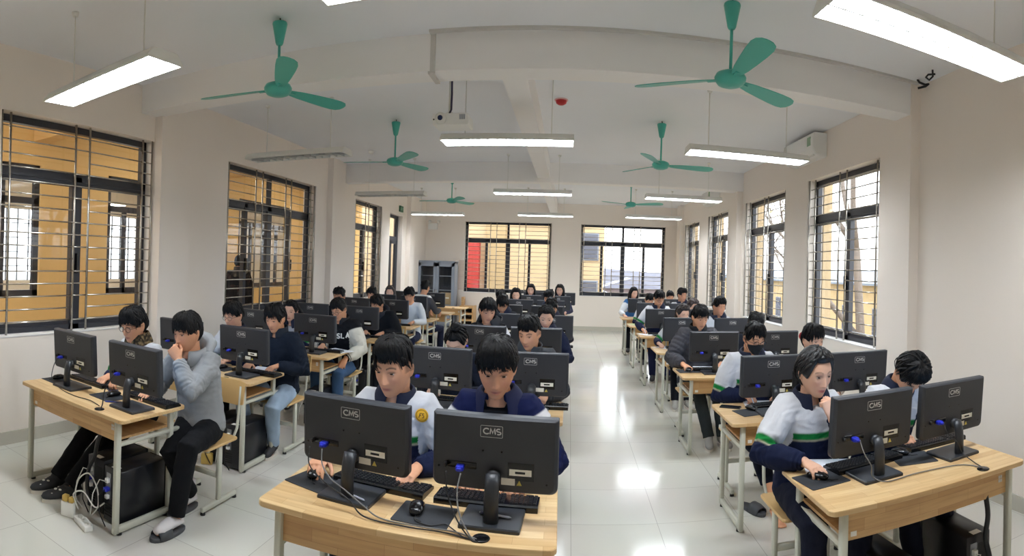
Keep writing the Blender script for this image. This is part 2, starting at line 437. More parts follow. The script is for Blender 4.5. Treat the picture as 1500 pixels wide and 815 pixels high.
def hair_mesh(mx, kind, fem, lod, rnd, extra=None):
    st = HST[kind]; mb = MB()
    n, m = (64,18) if lod == 0 else ((40,12) if lod == 1 else (24,8))
    az = np.linspace(-PI,PI,n,endpoint=False)
    def thick(a, e, e0):
        t = np.clip((e-e0)/(R(90)-e0),0,1); top = sstep(R(18),R(62),e)
        return (st['side']*(1-top)+st['top']*top)*(.35+.65*sstep(0,.16,t))
    outer = []; inner = []
    for i in range(m):
        q = i/(m-1); e0 = cap_el(az,st); e = e0+(R(89.5)-e0)*q
        P = head_pts(dirs(az,e),fem); Dn = P/np.linalg.norm(P,axis=1)[:,None]
        th = thick(e*0+e,e,e0)
        bump = np.array([noise.noise(Vector((p[0]*38,p[1]*38,p[2]*38+rnd_off))) for p,rnd_off in zip(P,[rnd.seed_off]*len(P))])*.22+1
        outer.append(P+Dn*(th*bump)[:,None]); inner.append(P*.965)
    vs = [tuple(p) for r in outer for p in r]; b0 = len(vs); vs += [tuple(p) for r in inner for p in r]
    fs = []
    for i in range(m-1):
        for k in range(n):
            k2 = (k+1)%n; fs.append((i*n+k,i*n+k2,(i+1)*n+k2,(i+1)*n+k)); fs.append((b0+i*n+k,b0+(i+1)*n+k,b0+(i+1)*n+k2,b0+i*n+k2))
    for k in range(n):
        k2 = (k+1)%n; fs.append((k,b0+k,b0+k2,k2))
    fs.append(tuple((m-1)*n+k for k in range(n)))
    mb.add(vs,fs,True,mx)
    N = int(st['n']*(1.35,.6,.2)[lod])
    wd = (.0105,.012,.016)[lod]
    for _ in range(N):
        a0 = rnd.uniform(-PI,PI)
        if rnd.random() < .42 and st['fringe'] > 4: a0 = rnd.gauss(0,R(36))
        el0 = float(cap_el(a0,st)); front = abs(a0) < R(st.get('fa',58))
        e0 = rnd.uniform(max(el0+R(14),R(26)),R(84)); end = el0-R(st['fringe'] if front else st['over'])*rnd.uniform(.3,1)
        if st['side'] < .009 and not front: end = max(end,R(20))
        ln = rnd.uniform(.55,1)
        if front: ln = 1
        e1 = e0+(end-e0)*ln if (front or rnd.random() < .5) else e0-R(rnd.uniform(24,46))
        da = R(rnd.gauss(6,13)) if 'sweep' not in st else (1 if a0 > -.25 else -1)*R(rnd.gauss(st['sweep'],6))*(1 if abs(a0) < 1.9 else 0); lift = rnd.uniform(.001,.007)*(1.9 if kind == 'spiky' else 1)
        pts = []; rr = []; K = 6 if lod == 0 else 4
        for j in range(K+1):
            s = j/K; e = e0+(e1-e0)*s; a = a0+da*s
            p = head_pts(dirs(np.array([a]),np.array([e])),fem)[0]; p = p/np.linalg.norm(p)*np.linalg.norm(p)
            el = float(cap_el(a,st)); th = float(thick(e,np.array(max(e,el)),el)) if e > el else st['side']*.5+.003
            p = p*(1+(th*.93+lift*math.sin(PI*min(1,s*1.05))+.002)/np.linalg.norm(p)); pts.append(tuple(p)); rr.append(wd*(1-.85*s**1.6)*(.5 if j == 0 else 1))
        mb.tube([mx @ Vector(p) for p in pts],rr,6,flat=[r*.38 for r in rr],ref=None)
    def strand(pts, r, cnt=1, jit=.0):
        for _ in range(cnt):
            P = [Vector(p)+Vector((rnd.gauss(0,jit),rnd.gauss(0,jit),rnd.gauss(0,jit))) for p in pts]
            mb.tube([mx @ p for p in P],r,8)
    if extra == 'bun':
        mb.ell((.02,.02,.155),(.034,.034,.030),14,10,mx)
        for k in range(7):
            a = k*.9; mb.tube([mx @ Vector((.02+.036*math.cos(a+t),.02+.036*math.sin(a+t),.142+.01*t)) for t in (0,.5,1,1.5)],[.01,.014,.014,.008],6)
    if extra in ('pony','ponyR','ponyL'):
        sx = {'pony':0,'ponyR':.055,'ponyL':-.05}[extra]
        strand([(sx*.6,.085,.03),(sx,.125,.02),(sx*1.5,.14,-.05),(sx*1.7,.125,-.14),(sx*1.6,.11,-.22),(sx*1.5,.10,-.27)],[.018,.026,.034,.034,.024,.006])
        strand([(sx*.6,.085,.03),(sx,.125,.02),(sx*1.5,.14,-.05),(sx*1.7,.125,-.14),(sx*1.6,.11,-.25)],[.008,.012,.014,.012,.003],5 if lod < 2 else 2,.014)
    if extra == 'long':
        for k in range(16 if lod < 2 else 9):
            a = PI+(k/(15 if lod < 2 else 8)-.5)*R(215); x, y = math.sin(a)*.085, -math.cos(a)*.095
            strand([(x*.8,y*.8,.07),(x*1.02,y*1.03,.01),(x*1.08,y*1.08,-.08),(x*1.05,y*1.05,-.17),(x*.98,y,-.24)],[.018,.024,.025,.022,.006])
    return mb
class Rnd(random.Random): pass

NEAR = dict(v=.0042,jv=.0075); 
OUT = {}
def over(c, w, rgb):
    w = np.clip(w,0,1)[:,None]; return c*(1-w)+L3(rgb)*w
def under(t, th, w=.011): return 1-sstep(th-w,th+w,t)
def band(t, a, b, w=.018): return sstep(a-w,a+w,t)*(1-sstep(b-w,b+w,t))
def school(p, ts, arm, side):
    t = np.where(arm >= 0, .98-.52*arm, ts-.055); W = L3((204,204,207)); c = np.tile(W,(len(p),1))
    c = over(c,under(t,.60),(18,116,52)); c = over(c,under(t,.532),(170,164,140)); c = over(c,under(t,.516),(20,27,54)); return c
def plain(*rgb):
    return lambda p, ts, arm, side: np.tile(L3(rgb),(len(p),1))
def navy_stripe(p, ts, arm, side):
    c = np.tile(L3((17,24,64)),(len(p),1)); c[(arm < 0)&(ts > .72)&(p[:,1] < .02)&(np.abs(p[:,0]) < .062)] = L3((22,22,26)); c = over(c,band(arm,.10,.27)*(arm > -.5),(206,204,204)); return c
def varsity(p, ts, arm, side):
    c = np.tile(L3((14,15,20)),(len(p),1)); c = over(c,sstep(.14,.18,arm),(206,202,190)); c = over(c,sstep(1.84,1.87,arm),(20,20,24)); c = over(c,band(arm,1.89,1.93,.012),(210,210,200)); return c
def puffer(p, ts, arm, side):
    return np.tile(L3((70,69,73)),(len(p),1))
def hooded(p, ts, arm, side):
    c = np.tile(L3((206,206,208)),(len(p),1)); c[ts > .93] = L3((14,15,20)); c[(arm < 0)&(np.abs(p[:,0]) < .05)] = L3((14,15,20)); return c
def backjacket(p, ts, arm, side):
    c = np.tile(L3((74,72,74)),(len(p),1)); c[(ts > .9)] = L3((226,226,224)); c[(arm >= 0)&(arm < .5)&(side > 0)] = L3((222,222,220)); return c
def denim_vest(p, ts, arm, side):
    c = np.tile(L3((62,110,160)),(len(p),1)); c[arm > .2] = L3((226,226,226)); return c
def brown_pattern(p, ts, arm, side):
    c = np.tile(L3((214,206,196)),(len(p),1)); q = np.sin(p[:,0]*95+2*np.sin(p[:,2]*70))*np.sin(p[:,2]*80+p[:,1]*60); c[q > .25] = L3((140,96,66)); return c

def person(key, head, lod=2, face=0, hyaw=0, hpitch=12, hroll=0, jacket=None, coll='school', collc=(20,26,50), pants=(20,22,30), skin=(212,154,118), hair='short', hx=None, fem=0,
           hands=None, legs=None, shoes=(60,58,60), hs=1.0, bulk=.0, label=None, stand=False, extras=(), haircol=None, hipshift=0, pole=None, group=None, category='person', armlen=1.0):
    rnd = Rnd(sum(ord(c)*7**i for i,c in enumerate(key))); rnd.seed_off = rnd.uniform(0,50)
    jacket = jacket or school; hands = hands or {}; legs = legs or {}; pole = pole or {}
    v = (.0038,.0062,.011)[lod]; jv = (.0055,.0075,.014)[lod]
    root = thing('person', label or '%s seated at the %s %s desk' % (DESC[key], 'front' if key[1] == '1' else ORD[int(key[1])-1], COLN[key[0]]), category, (head[0],head[1],0), R(face), group or 'students at the desks')
    Wm = Matrix.Translation((head[0],head[1],0)) @ Matrix.Rotation(R(face),4,'Z'); Wi = Wm.inverted()
    Hc = Vector((0,0,head[2]))
    Hm = Matrix.Translation(Hc) @ Matrix.Rotation(R(hyaw),4,'Z') @ Matrix.Rotation(R(hpitch),4,'X') @ Matrix.Rotation(R(hroll),4,'Y') @ Matrix.Scale(hs,4)
    # spine
    pz = .93 if stand else .54
    N = Hc+Matrix.Rotation(R(hpitch*.62),3,'X') @ Vector((0,.034,-.122))*hs
    dz = N.z-pz
    off = N.y+(0.0 if stand else max(.06, math.sqrt(max(0,.53**2-dz*dz))))
    P = Vector((hipshift,off,pz)); mid = (P+N)/2+Vector((0,.05,0))
    sp = lambda t: bez(P,mid,N,t)
    wf = 1-.09*fem
    prof = [(-.10,.155,.115),(.0,.17,.125),(.2,.155,.115),(.45,.155,.11),(.68,.168,.116),(.82,.155,.104),(.92,.105,.08),(1.0,.06,.058)]
    def torso(mb, add, t0=-.10, tend=1.0):
        pts = []; a = []; b = []
        for t,rx,ry in prof:
            if t > tend: break
            pts.append(sp(t) if t >= 0 else P+(P-sp(.1))*(-t*10*.55)); a.append(rx*wf+add); b.append(ry+add*.8)
        mb.tube(pts,a,20,flat=b,ref=(1,0,0))
    S = {}; E_ = {}; Wr = {}
    for s in (-1,1):
        S[s] = sp(.86)+Vector((s*.158*wf,.0,0))
        hk = hands.get('l' if s < 0 else 'r', ('type',))
        kind = hk[0]
        if len(hk) > 1 and hk[1] is not None: T = Wi @ Vector(hk[1])
        else: T = Vector((s*.12,-.30,TZ+.045)) if not stand else Vector((s*.2,-.02,.80))
        if kind in ('type','mouse','pen','flat'): Fd = Vector((-s*.25,-1,-.12)); U = Vector((0,-.1,1)); curl = dict(type=32,mouse=22,pen=50,flat=8)[kind]
        elif kind == 'fist': Fd = Vector((-s*.55,-.1,.75)); U = Vector((s*.2,-1,.1)); curl = 82
        elif kind == 'chin': Fd = Vector((-s*.35,.1,.9)); U = Vector((s*.35,-1,.25)); curl = 78
        elif kind == 'knee': Fd = Vector((-s*.1,-.75,-.7)); U = Vector((0,-.7,.7)); curl = 16
        else: Fd = Vector((0,-.1,-1)); U = Vector((s,0,0)); curl = 24
        if len(hk) > 2: Fd = Vector(hk[2])
        if len(hk) > 3: U = Vector(hk[3])
        Fd.normalize(); W = T-Fd*.075
        pl = pole.get('l' if s < 0 else 'r') or Vector((s*.75,.35,-.9))
        E_[s] = ik(S[s],W,.285*armlen,.255*armlen,Vector(pl)); Wr[s] = (W,Fd,U,curl,kind)
    # legs
    Hp, Kn, An, Ft = {}, {}, {}, {}
    for s in (-1,1):
        k = 'l' if s < 0 else 'r'
        Hp[s] = P+Vector((s*.092*wf,0,-.0))
        if stand: An[s] = Vector((s*.1,off+.02,.09)); Kn[s] = Vector((s*.1,off-.02,.5)); Ft[s] = Vector((0,-1,0))
        else:
            an = legs.get(k)
            if an: A = Wi @ Vector(an[0]); An[s] = A
            else: An[s] = Vector((s*.11,P.y-.40+rnd.uniform(-.08,.08),.09))
            Kn[s] = ik(Hp[s],An[s],.43,.43,Vector((s*.12,-.7,.8)) if not (an and len(an) > 1) else Vector(an[1]))
            Ft[s] = Vector((s*.2,-1,0)) if not (an and len(an) > 2) else Vector(an[2])
        Ft[s].normalize()
    # continuous body
    mb = MB()
    head_mesh(mb,Hm,fem,*( (84,64) if lod == 0 else (48,36)))
    nk = (.055-.007*fem)*hs
    mb.tube([N-Vector((0,-.0,.06)),N,(N+(Hm @ Vector((0,.028,-.075))))/2,Hm @ Vector((0,.026,-.07)),Hm @ Vector((0,.02,-.03))],[nk*1.25,nk*1.12,nk,nk,nk*.95],18)
    torso(mb,-.012)
    for s in (-1,1):
        W,Fd,U,curl,kind = Wr[s]
        mb.tube([sp(.86),S[s],(S[s]+E_[s])/2,E_[s],(E_[s]*.55+W*.45),W],[.06,.052,.045,.040,.037,.026],12)
        hand(mb,W,Fd,U,s,curl,(1.0-.08*fem)*(1.08 if lod == 0 else 1),tuck=.7 if kind in ('fist','chin','pen') else 0)
        mb.tube([Hp[s],(Hp[s]+Kn[s])/2,Kn[s],(Kn[s]*.6+An[s]*.4),An[s]+Vector((0,0,.02))],[.078,.066,.052,.047,.035],12)
        f = Ft[s]; a = An[s]; fz = a.z-.055
        mb.tube([a+Vector((0,0,.02)),a-f*.03+Vector((0,0,-.035)),a+f*.04+Vector((0,0,-.035)),a+f*.11+Vector((0,0,-.052)),a+f*.165+Vector((0,0,-.062))],[.034,.034,.036,.038,.02],12,flat=[.034,.03,.036,.024,.014],ref=f.cross(Vector((0,0,1))))
        if 'toes' in extras:
            for i in range(5):
                lt = f.cross(Vector((0,0,1)))*(i-2)*.0165
                q = a+f*(.155-.006*abs(i-1.5))+lt+Vector((0,0,-.066)); mb.tube([q-f*.02,q+f*.012,q+f*.028],[.011,.0105,.007],8)
    me = remesh(mb,v,0 if lod == 0 else 1); p = coords(me)
    Hinv = np.array(Hm.inverted()); q = p@Hinv[:3,:3].T+Hinv[:3,3]
    c = np.tile(L3(skin),(len(p),1))
    inh = (np.abs(q[:,0]) < .1)&(np.abs(q[:,1]) < .14)&(np.abs(q[:,2]) < .13)
    ax = np.abs(q[:,0]); fr = inh&(q[:,1] < -.05)
    def blend(w, rgb):
        w = np.clip(w,0,1)[:,None]; c[:] = c*(1-w)+L3(rgb)*w
    blend(fr*np.exp(-((ax-.04)/.02)**2-((q[:,2]+.028)/.02)**2)*.28,(214,140,118))
    blend(fr*np.exp(-(ax/.014)**2-((q[:,2]+.036)/.012)**2)*.22,(206,140,116))
    lip = np.exp(-((ax/.0235)**4)-(((q[:,2]+.0675)/.0085)**4)); blend(fr*lip*(.85 if fem else .75),(176,84,80) if fem else (168,96,86))
    blend(fr*np.exp(-((ax/.02)**4)-(((q[:,2]+.0678)/.0014)**2))*.6,(110,56,52))
    bz = .0285+.006*np.sin((ax-.014)/.038*PI)*1; blend(fr*(ax > .012)*(ax < .053)*np.exp(-((q[:,2]-bz)/(.0042-.0008*fem))**4)*(.82-.2*fem),(44,34,32))
    blend(fr*np.exp(-((ax-.032)/.0155)**4-((q[:,2]-.0105-.002*np.cos((ax-.032)/.015))/.0022)**2)*.8,(40,28,26))
    blend(fr*np.exp(-((ax-.0062)/.0032)**2-((q[:,2]+.0445)/.0026)**2)*.7,(96,52,44))
    if HST[hair]['side'] < .009:
        blend(inh*(q[:,2] > -.005)*(ax > .05)*.5*sstep(-.045,-.02,q[:,1]),(60,50,46))
    setcol(me,c); me.materials.append(M['skin'])
    link('body',me,root)
    # jacket
    mb = MB(); ad = .020+bulk
    torso(mb,ad,tend=.93)
    mb.tube([sp(.80),sp(.9),sp(.97)],[.12*wf,.095*wf,.066],18,flat=[.10,.082,.064],ref=(1,0,0))
    for s in (-1,1):
        W = Wr[s][0]; Wc = W-(W-E_[s]).normalized()*(.012)
        if 'rolled' in extras: Wc = E_[s]*.5+W*.5
        mb.tube([sp(.84)+Vector((s*.05,0,0)),S[s]+Vector((-s*.01,0,.0)),S[s]*.7+E_[s]*.3,S[s]*.35+E_[s]*.65,E_[s],E_[s]*.6+Wc*.4,E_[s]*.2+Wc*.8,Wc],[.088+bulk*.6,.077+bulk,.070+bulk,.064+bulk,.058+bulk,.056+bulk,.047+bulk*.7,.040+bulk*.3],16)
    me = remesh(mb,jv,(9,5,2)[lod]); p = coords(me)
    a1, t1 = seg_d(p,sp(.0),sp(.86)); ts = t1*.86+ (p@np.array(sp(1)-sp(.86)) - np.array(sp(.86))@np.array(sp(1)-sp(.86)) > 0)*0
    up_ = np.array((N-sp(.86))); ts = np.where(t1 >= .999,.86+.14*np.clip(((p-np.array(sp(.86)))@up_)/(up_@up_),0,1),ts)
    arm = np.full(len(p),-1.); sd = np.zeros(len(p)); best = np.where((np.abs(p[:,0]-np.interp(p[:,2],[P.z,N.z],[P.x,N.x])) < .135*wf), a1-.14, a1-.10)
    for s in (-1,1):
        d, t = seg_d(p,S[s],E_[s]); d2, t2 = seg_d(p,E_[s],Wr[s][0])
        dd = np.minimum(d-.075,d2-.06); val = np.where(d-.015 <= d2,t,1+t2); use = (dd < best)&((t > .05)|(d2 < d)); arm[use] = val[use]; sd[use] = s; best[use] = dd[use]
    # cloth folds
    me.calc_loop_triangles() if False else None
    nn = np.empty(len(p)*3); me.vertices.foreach_get('normal',nn); nn = nn.reshape(-1,3)
    so = rnd.uniform(0,30)
    if lod < 2:
        dsp = np.empty(len(p))
        for i in range(len(p)):
            x,y,z = p[i]; w1 = noise.noise(Vector((x*7+so,y*7,z*11))); dsp[i] = .006*w1+.0045*noise.noise(Vector((x*19+so+3*w1,y*19,z*26)))
        el = np.where(arm >= 0, np.exp(-((arm-1)/.28)**2),0)+np.where(arm >= 0,np.exp(-((arm-1.85)/.2)**2),0)*.8
        dsp += el*.004*np.sin(arm*46+6*np.sin(p[:,1]*40))
        if 'quilt' in extras: dsp += .006*np.abs(np.sin(np.where(arm >= 0,arm*9,ts*15)*PI/1.5))-.003
        p2 = p+nn*dsp[:,None]; me.vertices.foreach_set('co',p2.ravel())
    setcol(me,jacket(p,ts,arm,sd)); me.materials.append(M['cloth'])
    jk = link('jacket',me,root)
    # trousers
    mb = MB(); mb.ell(P+Vector((0,.0,-.0)),(.165*wf,.13,.11),18,12)
    for s in (-1,1):
        cut = .62 if ('toes' in extras) else 1.0
        A = Kn[s]*(1-cut)+ (An[s]+Vector((0,0,.005)))*cut
        mb.tube([P+Vector((s*.05,.0,0)),Hp[s]+Vector((s*.0,-.02,0)),(Hp[s]+Kn[s])/2,Kn[s],Kn[s]*.5+A*.5,A],[.10,.102,.088,.072,.066,.058],14)
    me = remesh(mb,max(jv,.009),4 if lod < 2 else 1); p = coords(me)
    if lod < 2:
        nn = np.empty(len(p)*3); me.vertices.foreach_get('normal',nn); nn = nn.reshape(-1,3)
        dsp = np.array([.006*noise.noise(Vector((x*9+so,y*9,z*13)))+.003*noise.noise(Vector((x*24,y*24+so,z*24))) for x,y,z in p]); me.vertices.foreach_set('co',(p+nn*dsp[:,None]).ravel())
    c = np.tile(L3(pants),(len(p),1))
    if 'faded' in extras: c = c*(.85+.3*np.clip(np.array([noise.noise(Vector((x*8,y*8,z*5))) for x,y,z in p])+.4,0,1))[:,None]
    setcol(me,c); me.materials.append(M['cloth']); link('trousers',me,root)
    # shoes
    if 'toes' not in extras:
        for s in (-1,1):
            if 'slides' in extras:
                sk = MB(); f = Ft[s]; a = An[s]
                sk.tube([a+Vector((0,0,.10)),a+Vector((0,0,.03)),a-f*.03+Vector((0,0,-.03)),a+f*.05+Vector((0,0,-.03)),a+f*.13+Vector((0,0,-.046)),a+f*.17+Vector((0,0,-.05))],[.041,.040,.041,.042,.042,.024],14,flat=[.041,.040,.036,.038,.026,.018],ref=f.cross(Vector((0,0,1))))
                sk.build('sock',M['white_sock'],root)
                e = thing('slide_sandal',None,None); e.parent = root
                e.location = (a.x+f.x*.065,a.y+f.y*.065,max(.0,a.z-.105)); e.rotation_euler.z = math.atan2(f.y,f.x)-PI/2
                slipper_mesh(e,M['sandal'],L=.29,W=.104)
                continue
            f = Ft[s]; a = An[s]; lt = f.cross(Vector((0,0,1))); g = -a.z
            sh = MB(); st_ = [(-.075,.018,.03),(-.06,.034,.05),(-.02,.038,.058),(.03,.039,.05),(.09,.043,.036),(.15,.042,.030),(.18,.03,.024),(.195,.012,.014)]
            sh.tube([a+f*x+Vector((0,0,g+.018+h)) for x,w,h in st_],[w for x,w,h in st_],14,flat=[h for x,w,h in st_],ref=lt)
            sh.tube([a+Vector((0,0,g+.05)),a+Vector((0,0,g+.10)),a+Vector((0,0,g+.115))],[.04,.043,.044],14)
            so_ = sh.build('shoe',mat('shoe_%d_%d'%(shoes[0],shoes[2]),shoes,.7),root)
            sl = MB(); ang = math.atan2(f.y,f.x)-PI/2
            sl.prism([( .046*math.sin(t)*(1-.12*math.cos(t)), .06+.138*math.cos(t)) for t in [2*PI*i/20 for i in range(20)]][::-1],0,.026,'z',mx=Matrix.Translation((a.x,a.y,0)) @ Matrix.Rotation(ang,4,'Z'))
            sl.build('sole',mat('shoe_sole',(206,200,190),.7),so_)
            if 'checks' in extras:
                ck = MB(); 
                for i in range(3):
                    for j in range(3): 
                        if (i+j)%2 == 0: ck.ell(a+f*(.07+.03*i)+lt*(.02*(j-1))+Vector((0,0,g+.018+.081-.010*i-.009*abs(j-1))),(.013,.013,.006),8,6)
                ck.build('check_pattern',M['label'],so_)
    # collar
    up = (Hm @ Vector((0,.028,-.075))-N).normalized(); right_ = Vector((1,0,0)); right_ = (right_-up*right_.dot(up)).normalized(); fw = up.cross(right_)*1
    if fw.y > 0: fw = -fw
    def ring(profile, a0, name, m, th=.005, n=28, front_drop=0, parent=root, cols=None):
        vs = []; fs = []; K = len(profile)
        if cols: profile = [tuple(np.array(profile[i])*(1-q/5)+np.array(profile[i+1])*q/5) for i in range(K-1) for q in range(5)]+[profile[-1]]; K = len(profile); n *= 2
        for i in range(n+1):
            a = R(a0)+(2*PI-2*R(a0))*i/n; dirv = fw*math.cos(a)+right_*math.sin(a); fd = max(0,math.cos(a))
            for (r,h,dw) in profile: vs.append(N+dirv*(r*(1+.12*abs(math.sin(a))))+up*(h-dw*fd*front_drop-.012*fd))
        for i in range(n):
            for k in range(K-1): fs.append((i*K+k,(i+1)*K+k,(i+1)*K+k+1,i*K+k+1))
        me = bpy.data.meshes.new(name); me.from_pydata([tuple(x) for x in vs],[],fs); me.polygons.foreach_set('use_smooth',[True]*len(fs)); me.materials.append(m)
        if cols: setcol(me,cols(np.array([tuple(x) for x in vs])))
        o = link(name,me,parent); md = o.modifiers.new('thick','SOLIDIFY'); md.thickness = th; md.offset = 1
        if lod < 2: sb = o.modifiers.new('sub','SUBSURF'); sb.levels = 1; sb.render_levels = 1
        return o
    cm = lambda c: mat('collar_%d_%d_%d'%c,c,.85)
    if coll == 'school': ring([(.066,-.03,0),(.064,.02,0),(.068,.042,0),(.082,.036,0),(.098,.0,.3),(.106,-.03,1.0)],16,'collar',cm(collc),front_drop=.045)
    elif coll == 'open': ring([(.066,-.03,0),(.066,.016,0),(.074,.036,0),(.095,.02,0),(.118,-.03,.5),(.125,-.06,1.0)],30,'collar',cm(collc),front_drop=.06)
    elif coll == 'stand': ring([(.080,-.04,0),(.078,.0,0),(.075,.035,0),(.073,.055,0)],10,'collar',cm(collc),th=.01)
    elif coll == 'camo':
        def cf(p):
            c = np.tile(L3((74,62,44)),(len(p),1)); q = np.array([noise.noise(Vector(x)*55) for x in p]); c[q > .1] = L3((38,32,26)); c[q < -.22] = L3((128,108,76)); return c
        ring([(.078,-.03,0),(.076,.01,0),(.074,.04,0),(.070,.065,0),(.080,.07,0),(.095,.035,0),(.108,-.015,.6)],12,'collar',M['cloth'],th=.009,n=60,cols=cf)
    elif coll == 'hood':
        ring([(.080,-.045,0),(.078,.0,0),(.082,.03,0),(.10,.035,0),(.125,.0,0),(.13,-.04,1)],26,'collar',cm(collc),th=.012,front_drop=.05)
        hb = MB(); 
        hb.tube([N-fw*.02+right_*sx_*.13+up*(-.01) if abs(sx_) == 1 else N-fw*(.145-.04*abs(sx_))+right_*sx_*.115+up*(.012+.02*(1-abs(sx_))) for sx_ in (-1,-.6,-.2,.2,.6,1)],[.03,.048,.056,.056,.048,.03],14,flat=[.03,.06,.075,.075,.06,.03])
        hb.tube([N-fw*.115+up*.03,N-fw*.15-up*.05,N-fw*.145-up*.15],[.06,.085,.04],14,flat=[.035,.04,.02],ref=right_)
        hm = remesh(hb,jv,4); setcol(hm,np.tile(L3(collc),(len(hm.vertices),1))); hm.materials.append(M['cloth']); link('hood',hm,root)
    # hair
    hk_ = hair_mesh(Hm,hair,fem,lod,rnd,hx)
    hm_ = M['hair'] if not haircol else mat('hair_%d'%haircol[0],haircol,.42)
    hb = hk_.build('hair',hm_,root)
    if 'redtie' in extras:
        MB().lathe([(.018,-.008),(.03,-.004),(.032,.0),(.03,.004),(.018,.008)],(-.034,.105,.02),14,mx=Hm,axis='y').build('hair_tie',M['red'],root)
    if lod < 2:
        for s in (-1,1):
            eb = MB(); ce = Vector((s*.0325,-.0785,.0050)); eb.ell(ce,(.0125,.0072,.0031),16,12); me = eb.mesh('eye'); p = coords(me); c = np.tile(L3((188,172,164)),(len(p),1))
            c[np.abs(p[:,0]-ce.x) < .0078] = L3((24,16,14)); setcol(me,c); me.materials.append(M['eyeball']); o = link('eye',me,root); o.matrix_local = Hm
    if 'glasses' in extras:
        g = MB()
        for s in (-1,1):
            rim = [(s*.034+.0255*math.cos(t)*(1 if abs(math.cos(t)) < .8 else 1),-.1015+.006*abs(math.cos(t)),.002+.020*math.sin(t)) for t in [2*PI*i/22 for i in range(23)]]
            g.tube(rim,.0016,6); g.tube([(s*.060,-.097,.008),(s*.079,-.06,.008),(s*.083,.0,.006),(s*.082,.025,-.006)],.0015,6)
        g.tube([(-.009,-.1025,.006),(0,-.107,.009),(.009,-.1025,.006)],.0015,6)
        go = g.build('glasses',mat('glasses_frame',(52,36,32),.25),root); go.matrix_local = Hm
        l = MB()
        for s in (-1,1): l.lathe([(0,-.1012),(.0245,-.1012),(.0245,-.1002),(0,-.1002)],(s*.034,0,.002),22,axis='y')
        lo = l.build('lens',M['glass'],go)
    if 'mask' in extras:
        n_, m_ = 25, 12; az = np.linspace(-R(72),R(72),n_); vs = []
        for i in range(m_):
            z0 = -.108+.098*i/(m_-1)
            for a in az:
                el = math.asin(max(-1,min(1,z0/.118))); p = head_pts(dirs(np.array([a]),np.array([el])),fem)[0]; r = math.hypot(p[0],p[1]); k = (r+.007+.010*math.exp(-(a/.35)**2))/r; vs.append((p[0]*k,p[1]*k,p[2]+.012*math.exp(-(a/.3)**2)*(i/(m_-1))-.014*(abs(a)/1.25)**2*(i/(m_-1)) + .016*(abs(a)/1.25)**2*(1-i/(m_-1))))
        fs = [(i*n_+k,i*n_+k+1,(i+1)*n_+k+1,(i+1)*n_+k) for i in range(m_-1) for k in range(n_-1)]
        mk = MB(); mk.add(vs,fs,True); mo = mk.build('face_mask',mat('black_mask',(22,22,24),.8),root); mo.matrix_local = Hm; md = mo.modifiers.new('thick','SOLIDIFY'); md.thickness = .003
        for s in (-1,1):
            lp = MB().tube([(s*.072,-.055,-.03),(s*.082,-.01,-.005),(s*.086,.03,.01),(s*.084,.035,-.01),(s*.072,-.045,-.07)],.0016,6).build('ear_loop',M['rubber'],mo)
    return root, jk, dict(N=N,S=S,E=E_,W=Wr,sp=sp,P=P,Kn=Kn,Hm=Hm)
HD = dict(L1l=(-3.042,3.02,1.21),L1r=(-2.495,3.02,1.215),L2l=(-3.057,4.39,1.195),L2r=(-2.579,4.39,1.205),L3l=(-3.229,5.85,1.134),L3r=(-2.587,5.85,1.195),
 L4l=(-3.212,7.25,1.246),L4r=(-2.624,7.25,1.175),L5l=(-3.304,8.84,1.201),L5r=(-2.633,8.84,1.222),L6l=(-3.419,10.15,1.185),L6r=(-2.716,10.15,1.313),
 C1l=(-.86,2.66,1.225),C1r=(-.339,2.66,1.26),C2l=(-.876,4.29,1.15),C2r=(-.298,4.29,1.24),C3l=(-.871,5.87,1.27),C3r=(-.238,5.87,1.235),
 C4l=(-.894,7.35,1.258),C4r=(-.228,7.35,1.237),C5l=(-1.115,9.0,1.246),C5r=(-.323,9.0,1.263),C6l=(-1.014,10.45,1.226),C7l=(-.846,12.1,1.258),C7r=(-.207,12.1,1.272),
 R1l=(1.338,2.78,1.215),R1r=(1.99,2.78,1.165),R2l=(1.479,4.22,1.23),R2r=(2.004,4.22,1.205),R3l=(1.413,5.82,1.265),R3r=(2.052,5.82,1.19),
 R4l=(1.555,7.4,1.191),R4r=(2.067,7.4,1.282),R5l=(1.477,8.98,1.301),R5r=(2.058,8.98,1.186),R6l=(1.541,10.5,1.193),R6r=(2.182,10.5,1.298),R7r=(2.217,12.,1.197),R7l=(1.409,12.,1.254))
CHAIRS = {}
INFO = {}
def P_(k, **kw):
    r = person(k, HD[k], **kw); INFO[k] = r
    CHAIRS[k] = (HD[k][0]+kw.get('hipshift',0), HD[k][1]+r[2]['P'].y+.02, kw.get('face',0))
V = Vector
WHT = (218,170,142)
# front desks, left column
P_('L1l',lod=0,hyaw=0,hpitch=15,hair='fringe',coll='camo',jacket=school,pants=(15,16,20),extras=('glasses','checks'),shoes=(44,46,50),hs=1.05,
   hands=dict(l=('type',(-3.14,2.80,.80)),r=('pen',(-3.0,2.80,.80))),legs=dict(l=((-3.22,2.44,.10),(-.1,-.7,.8),(-.35,-1,0)),r=((-3.04,2.42,.10),(-.1,-.7,.8),(-.5,-1,0))))
P_('L1r',lod=0,hyaw=-8,hpitch=10,hair='fringe',coll='hood',collc=(150,152,154),jacket=plain(146,148,150),pants=(15,16,20),bulk=.008,extras=('slides',),hs=1.05,hipshift=.06,
   hands=dict(r=('chin',(-2.51,2.885,1.105),(-.55,-.1,.75),(.25,-1,.25)),l=('flat',(-2.66,2.78,.79))),pole=dict(r=(.35,-.55,-.85)),
   legs=dict(r=((-2.25,2.66,.105),(.3,-.7,.75),(-.12,-1,0)),l=((-2.40,2.98,.105),(0,-.5,.9),(-.1,-1,0))))
